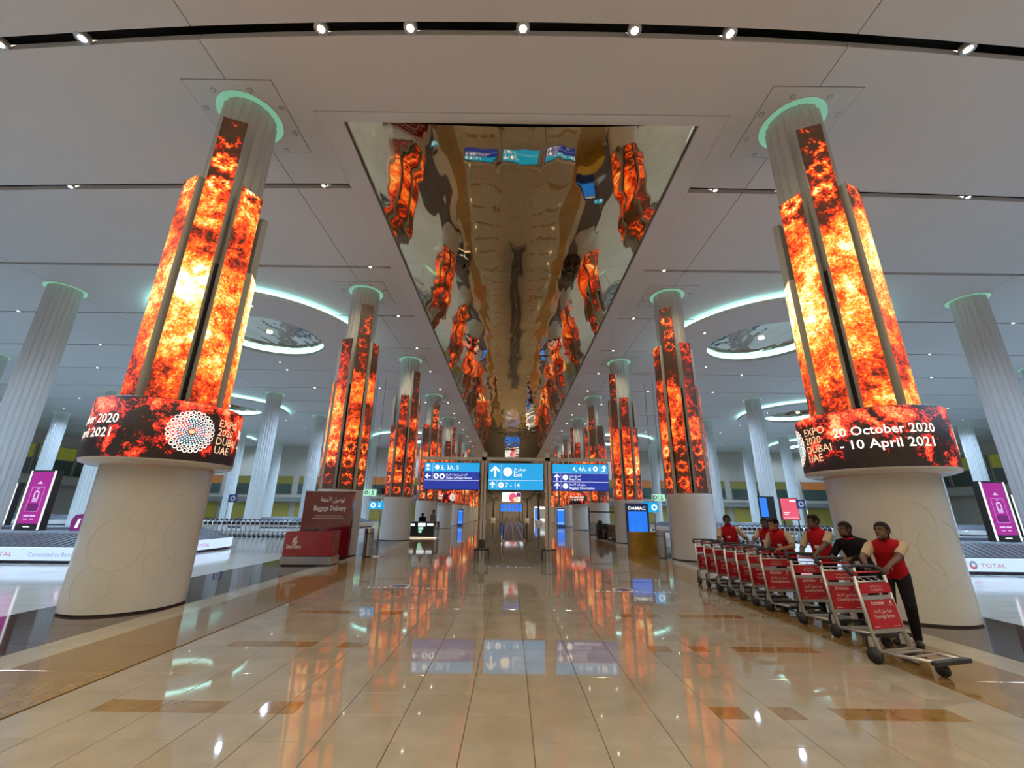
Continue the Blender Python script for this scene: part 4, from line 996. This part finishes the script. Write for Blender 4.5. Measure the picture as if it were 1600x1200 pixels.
# ------------------------------------------------------------------ printed floor stickers on the walkway
def floor_sticker(x, y, w, seed, label):
    q = random.Random(seed); e = empty('floor_sticker', (x, y, 0), 0, label, 'floor sticker', 'printed floor stickers')
    f = lambda a, b: (a, b, .002)
    d = D2(); px = -w / 2
    while px < w / 2:
        l = q.uniform(.03, .09); d.rect(px, px + l, -.16, -.16 + q.uniform(.05, .14)); px += l + .06
    d.build('white_print', 'print_white', e, f)
    D2().disc(-w * .12, .12, .17, 20, .10).build('blue_mark', 'print_blue', e, f); D2().ring(-w * .12, .12, .20, .23).build('white_ring', 'print_white', e, f)
floor_sticker(-2.45, 10.25, 1.75, 1, 'white and blue printed sticker on the walkway floor at left'); floor_sticker(2.6, 10.1, 1.75, 2, 'white and blue printed sticker on the walkway floor at right')
floor_sticker(-.2, 14.05, 1.5, 3, 'white and blue printed sticker on the floor between the gantry posts')

# ------------------------------------------------------------------ people
def ik(S, W, l1, l2, pole):
    S, W = Vector(S), Vector(W); d = W - S; L = min(d.length, (l1 + l2) * .995); u = d.normalized(); W2 = S + u * L
    a = (l1 * l1 - l2 * l2 + L * L) / (2 * L); h = sqrt(max(0, l1 * l1 - a * a))
    p = Vector(pole); p = (p - u * p.dot(u)).normalized(); return S + u * a + p * h, W2
def capsule(b, p, q, r0, r1, n=14, flat=1.0):
    p, q = Vector(p), Vector(q); d = (q - p); L = d.length; u = d.normalized(); pts = []; rs = []
    for t in (-.96, -.75, -.4): pts.append(p + u * r0 * t); rs.append(r0 * sqrt(1 - t * t))
    for t in (0, .33, .66, 1): pts.append(p + d * t); rs.append(r0 + (r1 - r0) * t)
    for t in (.4, .75, .96): pts.append(q + u * r1 * t); rs.append(r1 * sqrt(1 - t * t))
    b.tube(pts, rs, n, flat=flat)
def loft(b, secs, n=24):       # sections: (centre, right axis, forward axis, half width, half depth)
    o = len(b.v)
    for c, rx, fy, w, d in secs:
        for i in range(n):
            a = 2 * pi * i / n; ca, sa = cos(a), sin(a)
            b.v.append(tuple(c + rx * w * (abs(ca) ** .85 * (1 if ca > 0 else -1)) + fy * d * (abs(sa) ** .85 * (1 if sa > 0 else -1))))
    for k in range(len(secs) - 1):
        for i in range(n): j = (i + 1) % n; b.f.append((o + k * n + i, o + k * n + j, o + (k + 1) * n + j, o + (k + 1) * n + i)); b.mi.append(0)
    b.f.append(tuple(o + i for i in range(n - 1, -1, -1))); b.mi.append(0); b.f.append(tuple(o + (len(secs) - 1) * n + i for i in range(n))); b.mi.append(0)
def seg_dist(p, a, b):
    d = b - a; t = max(0.0, min(1.0, (p - a).dot(d) / max(1e-9, d.dot(d)))); return (p - a - d * t).length, t
def person(loc, rz, label, hgt=1.72, lean=10, twist=0, side=0, head_yaw=0, head_pitch=0, hands=None, feet=((.12, .05), (-.12, -.05)), hip=None,
           skin='skin_a', top='vest', sleeve='shirt', long_sleeve=False, trousers='jacket', voxel=.010, bulk=1.0, badge=None, hair=True, group='porters in red vests', collar=None, belly=1.0):
    k = hgt / 1.72; e = empty('person', loc, rz, label, 'person', group)
    V = Vector; LN, SD = R(lean), R(side)
    hz = (hip if hip else .93 * k); pel = V((0, .02, hz))
    up = V((sin(SD), -sin(LN), cos(LN) * cos(SD))).normalized()          # spine direction; the figure faces -Y, its left is +X
    tw = Matrix.Rotation(R(twist), 3, 'Z')
    rx0 = V((1, 0, 0)); rx = tw @ rx0; rx = (rx - up * rx.dot(up)).normalized(); fw = up.cross(rx) * -1
    if fw.y > 0: fw = -fw
    b = MB(); T = lambda t: pel + up * (t * k)
    secs = []
    for t, w, d in ((-.10, .10, .08), (-.05, .155, .11), (.02, .165, .12), (.12, .150, .115 * belly), (.22, .150, .118 * belly), (.32, .165, .120), (.40, .178, .115), (.46, .165, .095), (.50, .10, .075), (.53, .06, .06)):
        m_ = min(1, max(0, t / .4)); r_ = (rx0 * (1 - m_) + rx * m_); r_ = (r_ - up * r_.dot(up)).normalized(); f_ = up.cross(r_)
        secs.append((T(t), r_, f_, w * k * bulk, d * k * bulk))
    loft(b, secs)
    neck0 = T(.48); hd = (up * .75 + V((0, 0, 1)) * .6).normalized()
    hc = T(.53) + hd * .135 * k - V((0, .025, 0)) * k + fw * .01
    capsule(b, neck0, hc - hd * .04, .062 * k, .055 * k)
    hm = Matrix.Rotation(R(head_yaw), 3, 'Z') @ Matrix.Rotation(R(head_pitch), 3, 'X')     # head frame: face -Y
    HP = lambda x, y, z: hc + hm @ (V((x, y, z)) * k * 1.06)
    b.sphere(HP(0, .012, .028), (.076 * k, .097 * k, .092 * k), 20, 14, rot=hm)            # skull
    b.sphere(HP(0, -.022, -.045), (.060 * k, .072 * k, .075 * k), 18, 12, rot=hm)          # jaw and face
    b.sphere(HP(0, -.090, -.015), (.014 * k, .022 * k, .026 * k), 10, 8, rot=hm); b.sphere(HP(0, -.102, -.027), (.016 * k, .014 * k, .012 * k), 10, 8, rot=hm)   # nose
    b.sphere(HP(0, -.086, -.060), (.026 * k, .012 * k, .013 * k), 10, 8, rot=hm)           # lips
    b.sphere(HP(0, -.076, -.100), (.026 * k, .020 * k, .018 * k), 10, 8, rot=hm)           # chin
    b.sphere(HP(0, -.082, .022), (.050 * k, .014 * k, .010 * k), 10, 8, rot=hm)            # brow
    for s in (-1, 1): b.sphere(HP(s * .078, .012, -.012), (.012 * k, .022 * k, .034 * k), 10, 8, rot=hm)
    bones = [('torso', T(-.02), T(.16), .15, .15), ('torso', T(.16), T(.44), .15, .16), ('hips', T(-.12), T(-.04), .15, .15), ('neck', neck0 + up * .03, hc - hd * .06, .06, .06), ('head', hc, hc + hm @ V((0, 0, .03)), .1, .1)]
    fing = MB()
    for n_, s in ((0, 1), (1, -1)):
        S = T(.425) + rx * s * .185 * k * bulk
        tgt = hands[n_] if hands and hands[n_] else None
        if tgt is None: tgt = (S.x + s * .06, S.y - .04, S.z - .54 * k)
        E_, Wr = ik(S, V(tgt), .29 * k, .255 * k, V((s * .75, .75, -.25)))
        capsule(b, S, E_, .058 * k * bulk, .043 * k); capsule(b, E_, Wr, .043 * k, .029 * k)
        capsule(b, T(.44) + rx * s * .09 * k, S, .065 * k * bulk, .060 * k * bulk)
        fd = (Wr - E_).normalized(); grip = hands is not None and hands[n_] is not None
        hd_ = V((fd.x, fd.y, min(fd.z, -.15) if grip else fd.z)).normalized() if grip else fd
        sd_ = hd_.cross(V((0, 0, 1))); sd_ = sd_.normalized() if sd_.length > .1 else V((1, 0, 0)); nn = sd_.cross(hd_).normalized()
        if nn.z < 0: nn = -nn
        pc = Wr + hd_ * .055 * k
        rot = Matrix((sd_, hd_, nn)).transposed(); b.sphere(pc, (.040 * k, .056 * k, .018 * k), 14, 10, rot=rot)
        for q, (o_, l_) in enumerate(((-.030, .88), (-.010, 1.0), (.010, .95), (.030, .75))):
            p0 = pc + sd_ * o_ * k + hd_ * .035 * k; c1 = .40 if grip else .15; c2 = 1.0 if grip else .35; c3 = 1.6 if grip else .55
            p1 = p0 + (hd_ * cos(c1) - nn * sin(c1)) * .036 * k * l_; p2 = p1 + (hd_ * cos(c2) - nn * sin(c2)) * .026 * k * l_; p3 = p2 + (hd_ * cos(c3) - nn * sin(c3)) * .020 * k * l_
            fing.tube([p0 - hd_ * .02, p0, p1, p2, p3], [.009 * k, .0095 * k, .009 * k, .008 * k, .006 * k], 7)
        th0 = pc - sd_ * s * .034 * k - hd_ * .02 * k
        th1 = th0 - sd_ * s * .022 * k + hd_ * .022 * k - nn * .012; th2 = th1 + hd_ * .028 * k - nn * .018 - sd_ * s * .004
        fing.tube([th0 + sd_ * s * .012, th0, th1, th2], [.011 * k, .0115 * k, .010 * k, .0075 * k], 7)
        bones += [('uarm%d' % n_, S, E_, .055, .045), ('farm%d' % n_, E_, Wr, .043, .03), ('hand', Wr, pc + hd_ * .06, .035, .03)]
    for n_, s in ((0, 1), (1, -1)):
        Hp = pel + V((s * .088 * k, 0, -.04 * k)); fx, fy = feet[n_]; An = V((fx, fy, .085 * k))
        Kn, An2 = ik(Hp, An, .43 * k, .425 * k, V((s * .12, -1, 0)))
        capsule(b, Hp, Kn, .088 * k * bulk, .060 * k); capsule(b, Kn, An2, .060 * k, .043 * k)
        toe = An2 + V((s * .03, -.15, -.045)) * k; heel = An2 + V((0, .035, -.05)) * k
        capsule(b, heel, toe, .038 * k, .034 * k, flat=.9)
        bones += [('leg', Hp, Kn, .085, .06), ('leg', Kn, An2 + V((0, 0, .01)), .06, .045), ('foot%d' % n_, heel - V((0, 0, .01)), toe - V((0, 0, .01)), .04, .035)]
    me = bpy.data.meshes.new('body'); me.from_pydata(b.v, [], b.f); o = bpy.data.objects.new('body', me); COL.objects.link(o)
    md = o.modifiers.new('r', 'REMESH'); md.mode = 'VOXEL'; md.voxel_size = voxel; md.use_smooth_shade = True
    ms = o.modifiers.new('s', 'SMOOTH'); ms.factor = .5; ms.iterations = 3
    bpy.context.view_layer.update(); dg = bpy.context.evaluated_depsgraph_get()
    m2 = bpy.data.meshes.new_from_object(o.evaluated_get(dg)); bpy.data.objects.remove(o); bpy.data.meshes.remove(me)
    vs = [v.co.copy() for v in m2.vertices]; nr = [v.normal.copy() for v in m2.vertices]; fs = [tuple(p.vertices) for p in m2.polygons]; bpy.data.meshes.remove(m2)
    hinv = hm.transposed(); tags = []
    for f in fs:
        c = sum((vs[i] for i in f), V()) / len(f); best = None
        for nm, a, q, r0, r1 in bones:
            dd, t = seg_dist(c, a, q); dd -= r0 + (r1 - r0) * t
            if best is None or dd < best[0]: best = (dd, nm, t)
        nm, t = best[1], best[2]
        if nm in ('head', 'neck'):
            l = hinv @ (c - hc) / k
            if nm == 'head' and ((l.z > .058 and l.y > -.095) or (l.y > .012 and l.z > -.060 and abs(l.x) < .078) or (l.y > -.035 and l.z > .012)): nm = 'hair'
            elif (c - T(.50)).dot(up) < .012: nm = 'torso'
        if nm[:4] == 'uarm' and not long_sleeve and t > .80: nm = 'skin'
        if nm == 'torso' and not long_sleeve and abs((c - T(.4)).dot(rx)) > .150 * k * bulk and (c - T(.30)).dot(up) > 0: nm = 'uarm0' if (c - T(.4)).dot(rx) > 0 else 'uarm1'
        tags.append(nm)
    def garment(name, keep, mat, d):
        idx = {}; nv = []; nf = []
        for f, t in zip(fs, tags):
            if t not in keep: continue
            q = []
            for i in f:
                if i not in idx: idx[i] = len(nv); nv.append(vs[i] + nr[i] * d)
                q.append(idx[i])
            nf.append(tuple(q))
        if nf: MB().add(nv, nf).build(name, mat, e, True)
    bd = MB(); bd.add(vs, fs); bd.add(fing.v, fing.f); bd.build('body', skin, e, True)
    garment('vest' if not long_sleeve else 'jacket', {'torso'}, top, .013); [garment('sleeve', {'uarm%d' % q, 'farm%d' % q} if long_sleeve else {'uarm%d' % q}, sleeve, .010) for q in (0, 1)]
    garment('trousers', {'hips', 'leg'}, trousers, .010); [garment('shoe', {'foot%d' % q}, 'rubber', .008) for q in (0, 1)]
    if hair: garment('hair', {'hair'}, 'hair', .014 * k)
    ey = MB()
    for s in (-1, 1): ey.sphere(HP(s * .030, -.083, .002), (.011 * k, .008 * k, .007 * k), 8, 6, rot=hm)
    ey.build('eyes', 'hair', e, True)
    if collar:
        cb = MB(); cen = T(.50)
        pts = [cen + rx * cos(a) * .075 * k + fw * sin(a) * .075 * k + up * (.012 + .012 * sin(a)) for a in [2 * pi * i / 20 for i in range(21)]]
        cb.tube(pts, .020 * k, 7, caps=False); cb.build('collar', collar, e, True)
    if badge is not None:
        c = T(badge[1]) + rx * badge[0] + fw * (.150 * k * bulk) * (belly if badge[1] < .3 else 1.0)
        w, h2 = .036, .024 if not long_sleeve else .05
        MB().add([c + rx * sx * w + up * sz * h2 + fw * dd for dd in (0, .006) for sx, sz in ((-1, -1), (1, -1), (1, 1), (-1, 1))],
                 [(4, 5, 6, 7), (3, 2, 1, 0), (0, 1, 5, 4), (1, 2, 6, 5), (2, 3, 7, 6), (3, 0, 4, 7)]).build('name_badge', 'print_white', e)
    return e
def hl(loc, rz, w):            # world point in a figure's own frame
    return tuple(Matrix.Rotation(-rz, 3, 'Z') @ (Vector(w) - Vector(loc)))
def porter(loc, deg, label, lh=None, rh=None, **kw):
    kw['head_yaw'] = kw.get('head_yaw', deg) - deg               # the head's heading is given in the hall, not in the body
    rz = R(deg); loc = Vector((*loc, 0)); hs = (hl(loc, rz, lh) if lh else None, hl(loc, rz, rh) if rh else None)
    return person(loc, rz, label, hands=hs, **kw)
# facing: 0 looks towards the camera (-Y); negative turns towards the walkway (-X)
porter((5.10, 10.45), -18, 'person in red vest standing farthest back behind the nested trolleys, facing the camera', rh=(4.74, 10.12, 1.00), lh=(5.30, 10.05, .96), lean=10, twist=-8, side=-6, head_yaw=-22, head_pitch=4, bulk=1.06, belly=1.22, hgt=1.65, trousers='grey_cloth', badge=(-.02, .30))
porter((5.68, 9.95), -40, 'person in red vest half hidden behind the man bending over the trolley handle', rh=(5.16, 9.72, 1.0), lh=(5.30, 9.45, 1.0), lean=14, head_yaw=-44, head_pitch=8, hgt=1.60, badge=(-.05, .28))
porter((5.34, 8.82), -72, 'person in red vest with lighter skin, looking left, both hands on the nested trolleys', rh=(4.94, 8.80, 1.03), lh=(5.02, 8.46, 1.03), lean=22, twist=14, head_yaw=-86, head_pitch=6, hgt=1.63, skin='skin_b', badge=(.02, .28), feet=((.14, .22), (-.10, -.16)))
porter((5.44, 7.93), -70, 'person in red vest with thick hair standing upright in front of the right drum', rh=(5.04, 7.88, 1.04), lh=(5.06, 7.56, 1.03), lean=10, twist=10, head_yaw=-92, head_pitch=2, hgt=1.67, badge=(.0, .25), feet=((.12, .10), (-.12, -.10)))
porter((5.44, 7.10), -74, 'person in black jacket with red collar and hanging badge, leaning on a trolley', rh=(4.98, 7.08, 1.03), lh=(5.04, 6.80, 1.02), lean=22, twist=12, head_yaw=-84, head_pitch=-4, hgt=1.60, top='jacket', sleeve='jacket', long_sleeve=True, collar='vest', badge=(.02, .14), group='porters', feet=((.11, .10), (-.10, -.10)))
porter((5.29, 6.38), -44, 'person in red vest closest to the camera, bending forward over the foremost trolley', rh=(4.66, 6.05, 1.02), lh=(4.84, 5.92, 1.0), lean=32, twist=10, head_yaw=-70, head_pitch=-10, hgt=1.66, feet=((.09, -.04), (-.09, -.08)))
porter((-6.0, 28.95), 0, 'seated-height person in black behind the information desk', lean=12, hgt=1.52, top='jacket', sleeve='jacket', long_sleeve=True, skin='jacket', voxel=.02, group='staff at the information desk')
porter((-5.35, 29.1), 60, 'person in grey standing at the information desk, seen from the side', lean=4, hgt=1.72, top='grey_cloth', sleeve='grey_cloth', long_sleeve=True, voxel=.02, group='staff at the information desk')
porter((7.6, 19.4), -60, 'dark silhouetted person standing between the gold counter and the second right drum', lean=14, hgt=1.6, top='jacket', sleeve='jacket', long_sleeve=True, voxel=.02, group='staff by the gold counter')
